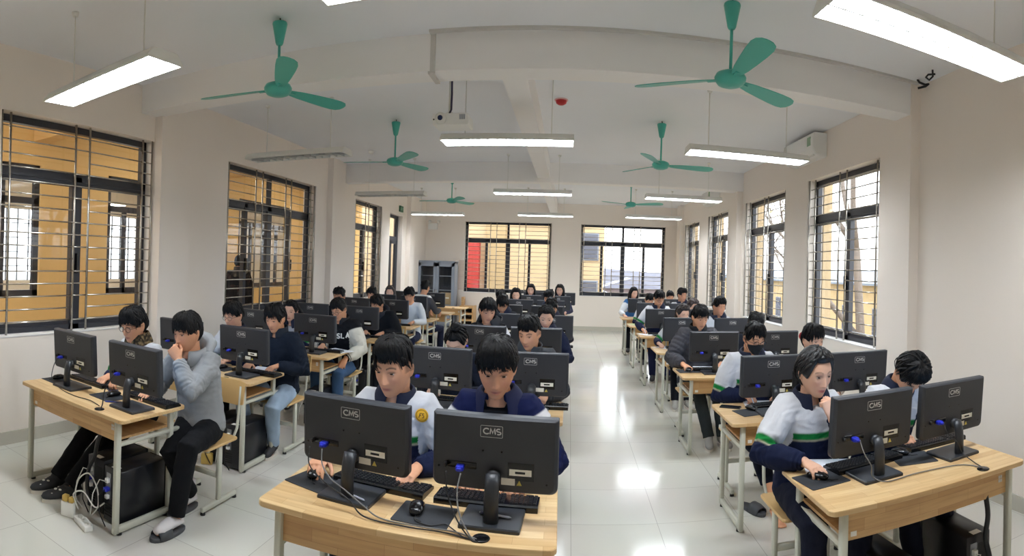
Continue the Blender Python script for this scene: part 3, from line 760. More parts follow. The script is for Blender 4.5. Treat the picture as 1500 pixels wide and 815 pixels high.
# front desk, middle column
P_('C1l',lod=0,hyaw=-12,hpitch=12,hair='flat',jacket=school,pants=(17,21,38),hs=1.12,bulk=.012,hands=dict(l=('mouse',(-1.12,2.335,.80)),r=('type',(-.70,2.42,.79))))
P_('C1r',lod=0,hyaw=5,hpitch=17,hair='bowl',jacket=navy_stripe,coll='open',collc=(17,24,62),pants=(20,24,40),hs=1.12,bulk=.014,skin=(202,142,106),hands=dict(l=('type',(-.44,2.44,.79)),r=('type',(-.20,2.44,.79))))
# front desk, right column
P_('R1l',lod=0,hyaw=12,hpitch=12,hair='part',hx='pony',fem=1,skin=WHT,jacket=school,pants=(17,21,38),hs=1.06,bulk=.012,haircol=(20,18,19),
   hands=dict(l=('mouse',(1.215,2.49,.795)),r=('chin',(1.36,2.655,1.075),(-.25,.15,.9),(.25,-1,.3))),pole=dict(r=(.5,-.5,-.8),l=(-.9,.25,-.5)))
P_('R1r',lod=0,hyaw=-4,hpitch=60,hipshift=-.12,hair='spiky',jacket=school,pants=(17,21,38),bulk=.01,hs=1.08,hands=dict(l=('pen',(1.92,2.70,.80)),r=('type',(2.12,2.72,.79))))
# second desks
P_('L2l',lod=1,hyaw=-6,hpitch=12,hair='fringe',jacket=school,extras=('glasses',),skin=(212,160,130),hands=dict(l=('type',(-3.12,4.14,.80)),r=('type',(-2.98,4.14,.80))))
P_('L2r',lod=1,hyaw=-4,hpitch=16,hair='bowl',coll='stand',collc=(19,27,40),jacket=plain(20,28,41),pants=(158,178,200),bulk=.012,extras=('faded',),shoes=(40,40,44),hands=dict(l=('type',(-2.72,4.15,.79)),r=('type',(-2.5,4.2,.79))),legs=dict(r=((-2.50,4.28,.09),(.25,-.7,.8))))
P_('C2l',lod=1,hyaw=-8,hpitch=40,hair='tied',hx='bun',fem=1,jacket=plain(24,28,40),skin=WHT)
P_('C2r',lod=1,hyaw=-20,hpitch=18,hair='flat',jacket=plain(66,68,72),coll='stand',collc=(66,68,72),pants=(60,62,66),bulk=.01)
P_('R2l',lod=1,hyaw=14,hpitch=18,hair='short',jacket=school,pants=(17,21,38),extras=('glasses','mask','toes'),bulk=.01,hands=dict(l=('pen',(1.40,4.02,.80)),r=('flat',(1.62,4.0,.79))),
   legs=dict(l=((1.50,3.72,.075),(-.1,-.7,.8),(-.1,-1,0)),r=((1.66,3.85,.075),(.1,-.7,.8),(.1,-1,0))))
P_('R2r',lod=1,hyaw=16,hpitch=8,hair='fringe',hx='ponyR',fem=1,skin=WHT,jacket=brown_pattern,coll='none',extras=('redtie',),hands=dict(l=('type',(1.92,3.92,.80)),r=('type',(2.1,3.95,.8))))
# third desks
P_('L3l',lod=1,hyaw=10,hpitch=10,hair='part',hx='ponyR',fem=1,skin=WHT,jacket=school)
P_('L3r',lod=1,hyaw=-14,hpitch=24,hair='short',jacket=varsity,coll='stand',collc=(24,26,32),pants=(64,92,128),extras=('glasses','faded'),bulk=.02,shoes=(48,50,56),hands=dict(r=('knee',(-2.42,5.62,.62)),l=('type',(-2.66,5.55,.79))))
P_('C3l',lod=1,hyaw=22,hpitch=16,hair='fringe',jacket=hooded,coll='hood',collc=(26,28,34),skin=(208,152,120))
P_('C3r',lod=1,hyaw=4,hpitch=26,hair='tied',fem=1,skin=WHT,jacket=plain(20,26,48))
P_('R3l',lod=1,hyaw=14,hpitch=18,hair='fringe',jacket=puffer,coll='stand',collc=(30,30,34),pants=(46,52,54),extras=('quilt',),bulk=.022,shoes=(150,148,144),hands=dict(l=('mouse',(1.215,5.52,.79)),r=('type',(1.6,5.55,.79))),legs=dict(l=((1.44,5.40,.09),(-.1,-.7,.8)),r=((1.58,5.40,.09),(.1,-.7,.8))))
P_('R3r',lod=1,hyaw=10,hpitch=26,hair='short',jacket=plain(24,27,35))
# rear desks
P_('L4l',lod=2,hyaw=0,hpitch=10,hair='short',jacket=plain(20,21,25),coll='stand',collc=(30,32,38),skin=(186,130,98))
P_('L4r',lod=2,hyaw=-24,hpitch=24,hroll=12,hair='fringe',jacket=plain(18,20,25),coll='hood',collc=(27,30,38),bulk=.03,pants=(26,28,34),hipshift=.12,hands=dict(r=('flat',(-2.50,7.02,.79)),l=('type',(-2.7,7.0,.79))))
P_('L5l',hyaw=0,hpitch=20,hair='short',jacket=plain(24,25,32))
P_('L5r',hyaw=0,hpitch=26,hair='fringe',jacket=plain(206,210,214),coll='none',pants=(30,36,60))
P_('L6l',hyaw=10,hpitch=12,hair='part',hx='long',fem=1,skin=WHT,jacket=plain(27,29,40),haircol=(52,38,32))
P_('L6r',face=150,hyaw=20,hpitch=4,hair='short',jacket=backjacket,coll='none',pants=(30,34,56),hands=dict(l=('down',),r=('down',)))
P_('C4l',hyaw=10,hpitch=44,hair='fringe',jacket=plain(24,27,38)); P_('C4r',hyaw=0,hpitch=40,hair='short',jacket=plain(20,23,35))
P_('C5l',hyaw=0,hpitch=40,hair='short',jacket=plain(23,24,32)); P_('C5r',hyaw=-8,hpitch=26,hair='flat',jacket=plain(27,31,42))
P_('C6l',hyaw=10,hpitch=18,hair='part',hx='long',fem=1,skin=WHT,jacket=plain(210,212,216)); P_('C7l',hyaw=0,hpitch=14,hair='part',hx='long',fem=1,skin=WHT,jacket=plain(48,52,70))
P_('C7r',hyaw=-6,hpitch=14,hair='part',hx='long',fem=1,skin=WHT,jacket=plain(60,60,80))
P_('R4l',hyaw=16,hpitch=26,hair='part',hx='pony',fem=1,skin=WHT,jacket=school,haircol=(44,34,32),shoes=(160,158,152),hands=dict(l=('mouse',(1.22,7.14,.79)),r=('type',(1.6,7.1,.79))),legs=dict(l=((1.40,6.98,.09),(-.1,-.7,.8)),r=((1.56,6.95,.09),(.1,-.7,.8))))
P_('R4r',hyaw=24,hpitch=12,hair='spiky',jacket=plain(205,205,207),skin=(194,138,106))
P_('R5l',hyaw=16,hpitch=22,hair='fringe',jacket=school,bulk=.012,extras=('glasses',),pants=(28,34,66),hands=dict(l=('pen',(1.22,8.72,.80)),r=('flat',(1.55,8.66,.79))))
P_('R5r',hyaw=20,hpitch=22,hair='part',fem=1,skin=WHT,jacket=plain(206,204,200),haircol=(56,42,38))
P_('R6l',hyaw=10,hpitch=30,hair='short',jacket=school); P_('R6r',hyaw=30,hpitch=8,hair='spiky',jacket=plain(205,205,207),skin=(192,138,106))
P_('R7l',hyaw=20,hpitch=14,hair='part',hx='long',fem=1,skin=WHT,jacket=denim_vest,coll='none',hands=dict(l=('flat',(1.20,11.62,.79)))); P_('R7r',hyaw=10,hpitch=24,hair='short',jacket=plain(40,35,32))
# someone standing in the corridor, back to the windows
person('W0',(-5.75,8.40,1.66),lod=1,face=200,hpitch=6,hair='bowl',jacket=plain(29,27,31),coll='stand',collc=(44,40,46),pants=(36,36,44),stand=True,bulk=.02,hands=dict(l=('down',),r=('down',)),label='person in dark coat standing in the corridor beyond the middle left window',group='people beyond the windows',shoes=(40,40,44))
# round badge on the school jacket
def onto(jk, root, px, dirv, org):
    """point and normal where a ray from org meets the jacket mesh"""
    from mathutils.bvhtree import BVHTree
    me = jk.data; b = BVHTree.FromPolygons([v.co for v in me.vertices],[list(p.vertices) for p in me.polygons])
    return b.ray_cast(Vector(org),Vector(dirv).normalized())
def badge():
    root, jk, nf = INFO['C1l']
    h = onto(jk,root,0,(0,1,0),(.155,-.8,1.005))
    if h[0] is None: return
    p, n = h[0], h[1]
    q = n.to_track_quat('Z','Y').to_matrix().to_4x4(); q.translation = p+n*.004
    d = MB().lathe([(0,-.003),(.034,-.003),(.034,.0),(.033,.002),(0,.002)],seg=28,mx=q).build('badge',mat('badge_yellow',(226,170,28),.6),root)
    s = MB()
    s.lathe([(.026,.0018),(.0275,.003),(.029,.0018)],seg=28,mx=q)
    T = lambda u,v,dd: q @ Vector((u,v,.002+dd))
    strokes(s,[[(-.013,-.012),(-.008,.010),(.002,.011)],[(-.0105,.0),(-.002,.001)],[(.013,.010),(.005,.009),(.005,.002),(.012,-.001),(.012,-.008),(.003,-.011)]],T,.004,.0012)
    s.build('badge_emblem',mat('badge_brown',(120,84,20),.6),d)
badge()
def letters():
    root, jk, nf = INFO['L3r']
    G = {'S':[[(1,1.8),(.6,2),(.1,1.7),(.2,1.15),(.8,.9),(.95,.4),(.5,0),(0,.25)]],'L':[[(0,2),(0,0),(.9,0)]],'A':[[(0,0),(.5,2),(1,0)],[(.2,.7),(.8,.7)]]}
    lo = nf['sp'](.60)
    def T(u,v,d):
        h = onto(jk,root,0,(0,1,0),(lo.x+u,lo.y-.6,lo.z+v)); y = h[0].y if h[0] is not None else lo.y-.12
        return (lo.x+u,y-.003-d*3,lo.z+v)
    for i,ch in enumerate('SLA'):
        b = MB(); strokes(b,[[(.0+i*.052+x*.034,y*.027+.006*i) for x,y in pl] for pl in G[ch]],T,.013,.002)
        b.build('chest_letter',M['label'],root)
letters()
# ------------------------------------------------------------------ room
WL, WR, D, F0, HC = -4.24, 3.09, 15.7, -1.4, 3.6
ZS, ZH = .98, 3.03
TH = .24
def wall(name, axis, p0, p1, a0, a1, holes, m, z1=HC):
    """wall slab between planes p0<p1 on an axis, spanning a0..a1; holes = (a,b,z0,z1)"""
    mb = MB()
    def seg(u0, u1, z0, zz1):
        if u1-u0 < 1e-4 or zz1-z0 < 1e-4: return
        if axis == 'x': mb.box(p0, p1, u0, u1, z0, zz1)
        else: mb.box(u0, u1, p0, p1, z0, zz1)
    u = a0
    for (a, b, h0, h1) in sorted(holes):
        seg(u, a, 0, z1); seg(a, b, 0, h0); seg(a, b, h1, z1); u = b
    seg(u, a1, 0, z1)
    return struct(mb.build(name, m))
LW = [(2.50,4.46),(5.87,8.45),(10.24,11.83)]
RW = [(4.94,6.76),(7.55,9.46),(10.56,12.16),(13.04,14.70)]
BW = [(-3.06,-.555),(.286,2.73)]
DOOR = (12.40,13.40)
wall('wall_left','x',WL-TH,WL,F0-TH,D+TH,[(a,b,ZS,ZH) for a,b in LW]+[(DOOR[0],DOOR[1],0,2.95)],M['wall'])
wall('wall_right','x',WR,WR+TH,F0-TH,D+TH,[(a,b,ZS,ZH) for a,b in RW],M['wall'])
wall('wall_back','y',D,D+TH,WL,WR,[(a,b,ZS,ZH) for a,b in BW],M['wall'])
wall('wall_front','y',F0-TH,F0,WL,WR,[],M['wall'])
struct(MB().box(WL-TH,WR+TH,F0-TH,D+TH,-.15,0).build('floor',M['floor']))
struct(MB().box(WL-TH,WR+TH,F0-TH,D+TH,HC,HC+.2).build('ceiling',M['ceiling']))
# skirting tiles
def skirt(name, boxes):
    mb = MB()
    for b in boxes: mb.box(*b)
    struct(mb.build(name, M['cream_tile']))
skirt('baseboard_left',[(WL,WL+.012,F0,DOOR[0]-.05,0,.12),(WL,WL+.012,DOOR[1]+.05,D,0,.12)])
skirt('baseboard_right',[(WR-.012,WR,F0,D,0,.12)])
skirt('baseboard_back',[(WL+.012,WR-.012,D-.012,D,0,.12)])
# pillars and beams
tn = 0
def trim(mb, m=None):
    global tn; tn += 1
    return struct(mb.build('trim_%d' % tn, m or M['wall']))
PL = .11
for y0, y1 in ((4.46,4.98),(8.90,9.46),(13.75,14.2)): trim(MB().box(WL,WL+PL,y0,y1,.12,HC))
for y0, y1 in ((4.22,4.66),(9.62,10.12),(14.9,15.3)): trim(MB().box(WR-PL,WR,y0,y1,.12,HC))
trim(MB().box(WL,WR,4.24,4.50,3.30,HC), M['beam']); trim(MB().box(WL,WR,9.60,9.86,3.26,HC), M['beam'])
trim(MB().box(WL,WR,-.5,-.25,3.30,HC), M['beam'])
trim(MB().box(-.61,-.40,4.50,9.60,3.32,HC), M['beam']); trim(MB().box(-.61,-.40,9.86,D,3.32,HC), M['beam'])
# surface trunking for the projector lead
mb = MB(); mb.box(-1.15,3.02,4.16,4.20,HC-.02,HC); mb.box(-1.15,-1.11,4.20,4.24,HC-.02,HC)
mb.box(-1.15,-1.11,4.22,4.24,3.28,HC); mb.box(-1.17,-1.13,4.24,4.50,3.28,3.30)
mb.box(-1.15,-1.11,4.5,4.9,HC-.02,HC)
trim(mb, mat('pale_trunking',(206,203,198),.6))

# windows ------------------------------------------------------------
wn = 0
def window(axis, plane, out, a0, a1, upper, lower, z0=ZS, z1=ZH, pairs=3):
    """plane = inner wall face; out = +1/-1 direction to the outside along the axis"""
    global wn; wn += 1
    def bx(mb, u0, u1, d0, d1, h0, h1):
        p, q = sorted((plane+out*d0, plane+out*d1))
        if axis == 'x': mb.box(p, q, u0, u1, h0, h1)
        else: mb.box(u0, u1, p, q, h0, h1)
    f = MB(); zt = z1-.50; fw = .065; d0, d1 = .13, .19
    bx(f,a0,a1,d0,d1,z1-fw,z1); bx(f,a0,a1,d0,d1,z0,z0+fw)
    bx(f,a0,a0+fw,d0,d1,z0,z1); bx(f,a1-fw,a1,d0,d1,z0,z1); bx(f,a0,a1,d0,d1,zt-.05,zt+.04)
    for i in range(1, upper):
        u = a0+(a1-a0)*i/upper; bx(f,u-.03,u+.03,d0,d1,zt,z1)
    for i in range(1, lower):
        u = a0+(a1-a0)*i/lower; w = .062 if (lower == 2 or i == 2) else .035
        bx(f,u-w,u+w,d0,d1,z0,zt)
    # sash rails
    bx(f,a0+fw,a1-fw,d0+.012,d1-.012,zt-.10,zt-.05); bx(f,a0+fw,a1-fw,d0+.012,d1-.012,z0+fw,z0+fw+.05)
    fr = f.build('window_%d' % wn, M['alu']); struct(fr)
    g = MB(); bx(g,a0+.03,a1-.03,.158,.163,z0+.03,z1-.03); g.build('glass', M['glass'], fr)
    s = MB(); bx(s,a0-.0,a1+.0,0.0,.13,z0-.004,z0+.012); s.build('window_sill', M['beam'], fr)
    h = MB()
    for i in ((1,) if lower == 2 else (1,3)):
        u = a0+(a1-a0)*i/lower; bx(h,u-.012,u+.012,.09,.13,z0+.62,z0+.78); bx(h,u-.02,u+.02,.105,.13,z0+.58,z0+.66)
    h.build('handle', M['gloss_black'], fr)
    # stainless security grille, round bars
    b = MB(); r = .0075
    def bar(u0, h0, u1, h1, d=.055, rr=r):
        A = (plane+out*d, u0, h0) if axis == 'x' else (u0, plane+out*d, h0)
        B = (plane+out*d, u1, h1) if axis == 'x' else (u1, plane+out*d, h1)
        b.tube([A, B], rr, 6)
    n = 17; w = a1-a0
    cs = [a0+.13, a1-.13] if pairs == 3 else [a0+.09, a1-.09]
    mids = [a0+w*(k+1)/(pairs-1) for k in range(pairs-2)]
    vs = cs+[m_-.09 for m_ in mids]+[m_+.09 for m_ in mids]
    for v in vs: bar(v,z0,v,z1,.055,.0115)
    for v in (a0+.018,a1-.018): bar(v,z0,v,z1,.02,.010)
    vs2 = sorted(vs)
    for k in range(1, n):
        z = z0+(z1-z0)*k/n
        if k % 4 == 0: bar(a0,z,a1,z,.055)
        else:
            # alternate bars stop at the paired uprights
            q = [a0]+vs2+[a1]
            for i in range(len(q)-1):
                if k % 2 or not (i % 2 == 0 and 0 < i < len(q)-2): bar(q[i] if i else a0, z, q[i+1], z, .055)
    b.build('grille', M['inox'], fr)
    return fr
for i, (a, b) in enumerate(LW): window('x',WL,-1,a,b,1 if i != 1 else 2, 2 if i != 1 else 4, pairs=3 if i != 1 else 4)
for a, b in RW: window('x',WR,1,a,b,1,2)
for a, b in BW: window('y',D,1,a,b,2,4,pairs=4)
# door with glazed leaves and fanlight
d = MB(); x0, x1 = WL-.19, WL-.12; a0, a1 = DOOR
for bx in ((x0,x1,a0,a0+.07,0,2.95),(x0,x1,a1-.07,a1,0,2.95),(x0,x1,a0,a1,2.88,2.95),(x0,x1,a0,a1,2.32,2.42)): d.box(*bx)
dr = struct(d.build('door_1',M['alu']))
lf = MB()
for (p, q) in ((a0+.07,a0+.5),(a0+.5,a1-.07)):
    for bx in ((p,p+.06,.02,2.32),(q-.06,q,.02,2.32),(p,q,2.24,2.32),(p,q,.02,.14),(p,q,.98,1.06)): lf.box(x0+.01,x1-.01,*bx)
lf.build('door_leaf',M['alu'],dr)
MB().box(WL-.158,WL-.153,a0+.05,a1-.05,.05,2.9).build('glass',M['glass'],dr)
MB().tube([(WL-.12,a0+.47,1.02),(WL-.07,a0+.47,1.02),(WL-.07,a0+.38,1.02)],.009,8).build('door_handle',M['inox'],dr)

# outside: corridor side --------------------------------------------
XC = -7.0
def out(o, label, cat, group=None, kind=None): return tag(o, label, cat, group, kind)
OPP = [(3.55,4.86),(6.25,8.05),(10.15,12.5)]
mb = MB()
u = -1.5
for (a, b) in OPP:
    mb.box(XC-.2,XC,u,a,0,3.9); mb.box(XC-.2,XC,a,b,0,1.08); mb.box(XC-.2,XC,a,b,3.1,3.9); u = b
mb.box(XC-.2,XC,u,17.5,0,3.9)
cw = mb.build('corridor_wall',M['yellow_wall'])
struct(cw)
mb = MB()
for (a, b) in OPP:
    mb.box(XC-.1,XC-.04,a,b,3.0,3.1); mb.box(XC-.1,XC-.04,a,b,1.08,1.18); mb.box(XC-.1,XC-.04,a,a+.1,1.08,3.1); mb.box(XC-.1,XC-.04,b-.1,b,1.08,3.1)
    mb.box(XC-.1,XC-.04,a,b,2.5,2.6)
    for k in (1,2,3):
        if b-a > 1.5 or k == 2: mb.box(XC-.1,XC-.04,a+(b-a)*k/4-.035,a+(b-a)*k/4+.035,1.08,3.1 if k == 2 else 2.5)
mb.build('window_frame',M['alu'],cw)
MB().box(XC-.075,XC-.07,3.5,12.55,1.1,3.1).build('glass',M['glass'],cw)
struct(MB().box(-13.4,WL-TH,-1.5,17.5,-.15,-.002).build('corridor_floor',mat('corridor_tile',(206,200,186),.25)))
struct(MB().box(-13.4,WL-TH,-1.5,17.5,3.9,4.05).build('corridor_ceiling',M['ceiling']))
mb = MB()
for y in (1.2,4.7,9.3,13.6): mb.box(XC,WL-TH,y,y+.25,3.45,3.9)
struct(mb.build('corridor_beam',paint('corridor_beam_paint',(214,180,126))))
# the room across the corridor: pale, with bright windows on its far side
mb = MB()
for (a,b) in ((-1.5,2.6),(5.2,6.2),(9.2,10.2),(13.2,17.5)): mb.box(-13.4,-13.2,a,b,0,3.9)
for (a,b) in ((2.6,5.2),(6.2,9.2),(10.2,13.2)): mb.box(-13.4,-13.2,a,b,0,.95); mb.box(-13.4,-13.2,a,b,3.0,3.9)
mb.box(-13.4,XC-.2,-1.5,-1.3,0,3.9); mb.box(-13.4,XC-.2,17.3,17.5,0,3.9)
fr = struct(mb.build('opposite_room_wall',M['wall']))
mb = MB()
for (a,b) in ((2.6,5.2),(6.2,9.2),(10.2,13.2)):
    for k in range(9): mb.box(-13.32,-13.28,a+(b-a)*k/8-.014,a+(b-a)*k/8+.014,.95,3.0)
    for k in range(6): mb.box(-13.32,-13.28,a,b,.95+k*.41-.012,.95+k*.41+.012)
mb.build('window_bars',M['alu'],fr)
for k, y in enumerate((2.6, 7.2, 11.8)):  # lamps added to light the corridor and its yellow wall
    t = thing('corridor_lamp',['ceiling lamp in the corridor beyond the nearest left window','ceiling lamp in the corridor beyond the middle left window','ceiling lamp in the corridor beyond the far left window'][k],'ceiling light',(-5.75,y,3.62),0,'lamps in the corridor')
    MB().prism([(-.1,0),(.1,0),(.06,.06),(-.06,.06)],-.6,.6,'y').build('housing',M['lamp_housing'],t)
    MB().box(-.08,.08,-.58,.58,-.012,-.001).build('diffuser',mat('corridor_lamp_lit',(255,250,240),.5,emit=(255,248,236),es=9),t)
    for s in (-.4,.4): MB().tube([(0,s,.06),(0,s,.28)],.005,6).build('hanging_rod',M['lamp_housing'],t)
for k, y in enumerate((5.,9.,12.)):  # more added lamps, to brighten the room behind the corridor
    t = thing('corridor_lamp',['lit lamp in the room across the corridor, nearest','lit lamp in the room across the corridor, middle','lit lamp in the room across the corridor, farthest'][k],'ceiling light',(-10.2,y,3.0),0,'lamps in the room across')
    MB().prism([(-.15,0),(.15,0),(.08,.08),(-.08,.08)],-.6,.6,'x' if 0 else 'y').build('housing',M['lamp_housing'],t)
    MB().box(-.13,.13,-.58,.58,-.012,-.001).build('diffuser',mat('corridor_lamp_lit',(255,250,240),.5,emit=(255,248,236),es=9),t)
    for s in (-.4,.4): MB().tube([(0,s,.08),(0,s,.9)],.005,6).build('hanging_rod',M['lamp_housing'],t)

# outside: right side and back --------------------------------------
o = MB().box(-60,90,-40,120,-6.2,-6).build('outdoor_ground',M['ground']); tag(o,'pale schoolyard ground below the right windows','ground',kind='structure')
for k, y in enumerate([b for a, b in RW]):
    trim(MB().box(WR+TH,WR+TH+.13,y-.02,y+.30,-3,4.2),M['orange_wall'])
def block(name, label, x0, x1, y0, y1, z0, z1, m, wins, roofm=None, over=.3):
    t = thing(name, label, 'building', ((x0+x1)/2,(y0+y1)/2,z0))
    w = MB().box(x0-(x0+x1)/2,x1-(x0+x1)/2,y0-(y0+y1)/2,y1-(y0+y1)/2,0,z1-z0).build('wall',m,t)
    if roofm:
        cx, cy = (x0+x1)/2, (y0+y1)/2
        MB().prism([(x0-cx-over,0),(x1-cx+over,0),(x1-cx+over,.12),(0,.9),(x0-cx-over,.12)],y0-cy-over,y1-cy+over,'y',mx=Matrix.Translation((0,0,z1-z0))).build('roof',roofm,t)
    for (face, u, z, ww, hh) in wins:
        f = MB(); g = MB()
        if face == 'x0': P = lambda a,b,c,d,e0,e1: (x0-(x0+x1)/2-e1, x0-(x0+x1)/2-e0, a-(y0+y1)/2, b-(y0+y1)/2, c-z0, d-z0)
        else: P = lambda a,b,c,d,e0,e1: (a-(x0+x1)/2, b-(x0+x1)/2, y0-(y0+y1)/2-e1, y0-(y0+y1)/2-e0, c-z0, d-z0)
        fo = f.box(*P(u-ww/2,u+ww/2,z,z+hh,-.02,.05))
        fo = f.build('window', M['cabinet'], t)
        for k in range(2): g.box(*P(u-ww/2+.06+k*ww/2, u-.05+k*ww/2, z+.06, z+hh-.06, .03, .07))
        g.build('pane', M['dark_window'], fo)
    return t
block('school_building','long yellow school block with small windows seen through the right windows',16,24,4,60,-6,1.25,M['pale_yellow'],
      [('x0',y,-1.5,1.0,1.5) for y in (12,14.2,17.5,19.7,23,25.5,29,32,36,40)]+[('x0',y,-4.8,1.0,1.5) for y in (12,14.2,17.5,19.7,23,25.5,29)],M['roof'],.5)
block('school_wing','plain yellow wing close outside the nearest right window',9.0,13.0,2,13.5,-6,.55,M['orange_wall'],[])
t = block('orange_building','orange building with red pilaster close behind the left back window',-13,1.35,22,34,-6,13,M['orange_wall'],
      [('y0',-1.2,3.6,.7,.8)])
MB().box(-4.2+5.825,-3.62+5.825,-6.4,-6,0,8.85).build('red_pilaster',M['red_wall'],t)
MB().box(-3.4+5.825,-2.6+5.825,-6.15,-6,0,19).build('tan_pilaster',mat('tan_render',(168,146,108),.8),t)
MB().box(-.75+5.825,-.65+5.825,-6.1,-6,0,7.6).build('red_pilaster',M['red_wall'],t)
MB().box(-2.0+5.825,.6+5.825,-6.3,-6,9.6,10.0).build('ledge',M['pale_yellow'],t)
for (u, z) in ((.75,3.9),(.75,2.1),(.75,.2),(.75,-1.8)):
    f = MB().box(u-.38+5.825,u+.38+5.825,-6.05,-5.98,z+6,z+7.1).build('window',M['cabinet'],t); MB().box(u-.33+5.825,u+.33+5.825,-6.08,-6.02,z+6.05,z+7.05).build('pane',M['dark_window'],f)
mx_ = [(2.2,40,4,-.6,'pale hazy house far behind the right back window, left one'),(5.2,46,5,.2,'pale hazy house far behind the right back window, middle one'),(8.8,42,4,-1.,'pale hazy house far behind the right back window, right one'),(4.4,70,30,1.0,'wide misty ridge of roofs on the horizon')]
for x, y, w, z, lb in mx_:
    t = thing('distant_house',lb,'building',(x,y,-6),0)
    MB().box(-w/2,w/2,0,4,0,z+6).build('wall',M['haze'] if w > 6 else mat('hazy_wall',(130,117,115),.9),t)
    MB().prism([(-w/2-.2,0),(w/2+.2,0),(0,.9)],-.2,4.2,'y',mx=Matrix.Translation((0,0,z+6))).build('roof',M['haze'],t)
# bare tree outside the nearest right window
def tree(label, x, y, z0, h, seed):
    rnd = random.Random(seed); t = thing('bare_tree',label,'tree',(x,y,z0))
    tr = MB(); lv = MB()
    def br(p, d, ln, r, depth):
        pts = [p]; q = p.copy(); dd = d.copy()
        for i in range(4):
            bw = .18 if depth else .035; dd = (dd+Vector((rnd.uniform(-bw,bw),rnd.uniform(-bw,bw),rnd.uniform(-.05,.16)))).normalized(); q = q+dd*ln/4; pts.append(q.copy())
        tr.tube(pts,[r*(1-.4*i/4) for i in range(5)],6 if depth < 2 else 4)
        if depth < 4:
            for k in range(3 if depth else 4):
                a = pts[rnd.choice((2,3,4,4)) if depth else rnd.choice((3,4,4))]; n = (dd+Vector((rnd.uniform(-1,1),rnd.uniform(-1,1),rnd.uniform(-.15,.7)))).normalized()
                br(a,n,(h*.3 if depth == 0 else ln*rnd.uniform(.6,.8)),r*.5,depth+1)
        else:
            for k in range(9):
                c = pts[rnd.choice((2,3,4))]+Vector((rnd.uniform(-.2,.2),rnd.uniform(-.2,.2),rnd.uniform(-.2,.2)))
                s = rnd.uniform(.04,.09); n = Vector((rnd.uniform(-1,1),rnd.uniform(-1,1),rnd.uniform(-1,1))).normalized(); u = n.orthogonal().normalized(); w = n.cross(u)
                lv.add([c-u*s, c+w*s*.5, c+u*s, c-w*s*.5],[(0,1,2,3)])
    br(Vector((0,0,0)),Vector((.02,0,1)),h*.8,.15,0)
    tr.build('trunk',M['bark'],t); lv.build('foliage',M['leaf'],t)
tree('bare branching tree outside the nearest right window',6.32,10.6,-6,10.5,3)
tree('thin bare tree farther out, seen through the second right window',8.6,20,-6,10,11)

# ceiling things ------------------------------------------------------
def lamp(label, x, y, on, w=.29, ln=1.26, z=2.95, rz=0):
    t = thing('pendant_lamp',label,'ceiling light',(x,y,z),rz,'pendant fluorescent lamps')
    h = w/2; L = ln/2
    b = MB()
    b.prism([(-h,0),(-h+.012,0),(-h+.02,.025),(-h+.05,.06),(h-.05,.06),(h-.02,.025),(h-.012,0),(h,0),(h-.004,.02),(h-.05,.07),(-h+.05,.07),(-h+.004,.02)],-L,L,'x')
    b.prism([(-h,0),(h,0),(h-.004,.02),(h-.05,.07),(-h+.05,.07),(-h+.004,.02)],-L-.006,-L,'x'); b.prism([(-h,0),(h,0),(h-.004,.02),(h-.05,.07),(-h+.05,.07),(-h+.004,.02)],L,L+.006,'x')
    b.build('housing',M['lamp_housing'],t)
    MB().box(-L+.005,L-.005,-h+.016,h-.016,.022,.028).build('diffuser',M['lamp_on'] if on else M['lamp_off'],t)
    lo = MB()
    for k in range(1,14): lo.box(-L+ln*k/14-.0015,-L+ln*k/14+.0015,-h+.012,h-.012,.001,.02)
    lo.box(-L,L,-.006,.006,0,.02)
    lo.build('louver',M['louver'],t)
    for s in (-.42,.42):
        rd = MB().tube([(s,0,.06),(s,0,HC-z-.0)],.0045,6); rd.lathe([(.0,HC-z-.03),(.022,HC-z-.03),(.03,HC-z)],(s,0,0),10); rd.build('hanging_rod',M['lamp_housing'],t)
lamp('lit lamp hanging nearest the camera by the left wall',-2.93,2.56,True,rz=R(-6))
lamp('lit lamp hanging overhead, cut off by the top of the photo',-.50,2.18,True)
lamp('lit lamp hanging nearest the camera by the right wall',1.69,2.18,True,rz=R(3))
lamp('unlit grey lamp in front of the middle left window',-3.08,5.62,False)
lamp('lit lamp right beneath the white projector',-.635,5.25,True)
lamp('lit lamp beside the air conditioner, second in the right line',1.76,5.35,True)
lamp('unlit grey lamp before the narrow left window',-3.16,9.25,False)
lamp('lit lamp third down the middle line',-.64,8.95,True)
lamp('lit lamp third down the right line',1.84,8.95,True)
lamp('lit lamp farthest back on the left above the cabinet',-3.2,12.9,True)
lamp('lit lamp farthest back in the middle line',-.6,12.7,True)
lamp('lit lamp farthest back on the right',1.86,12.4,True)

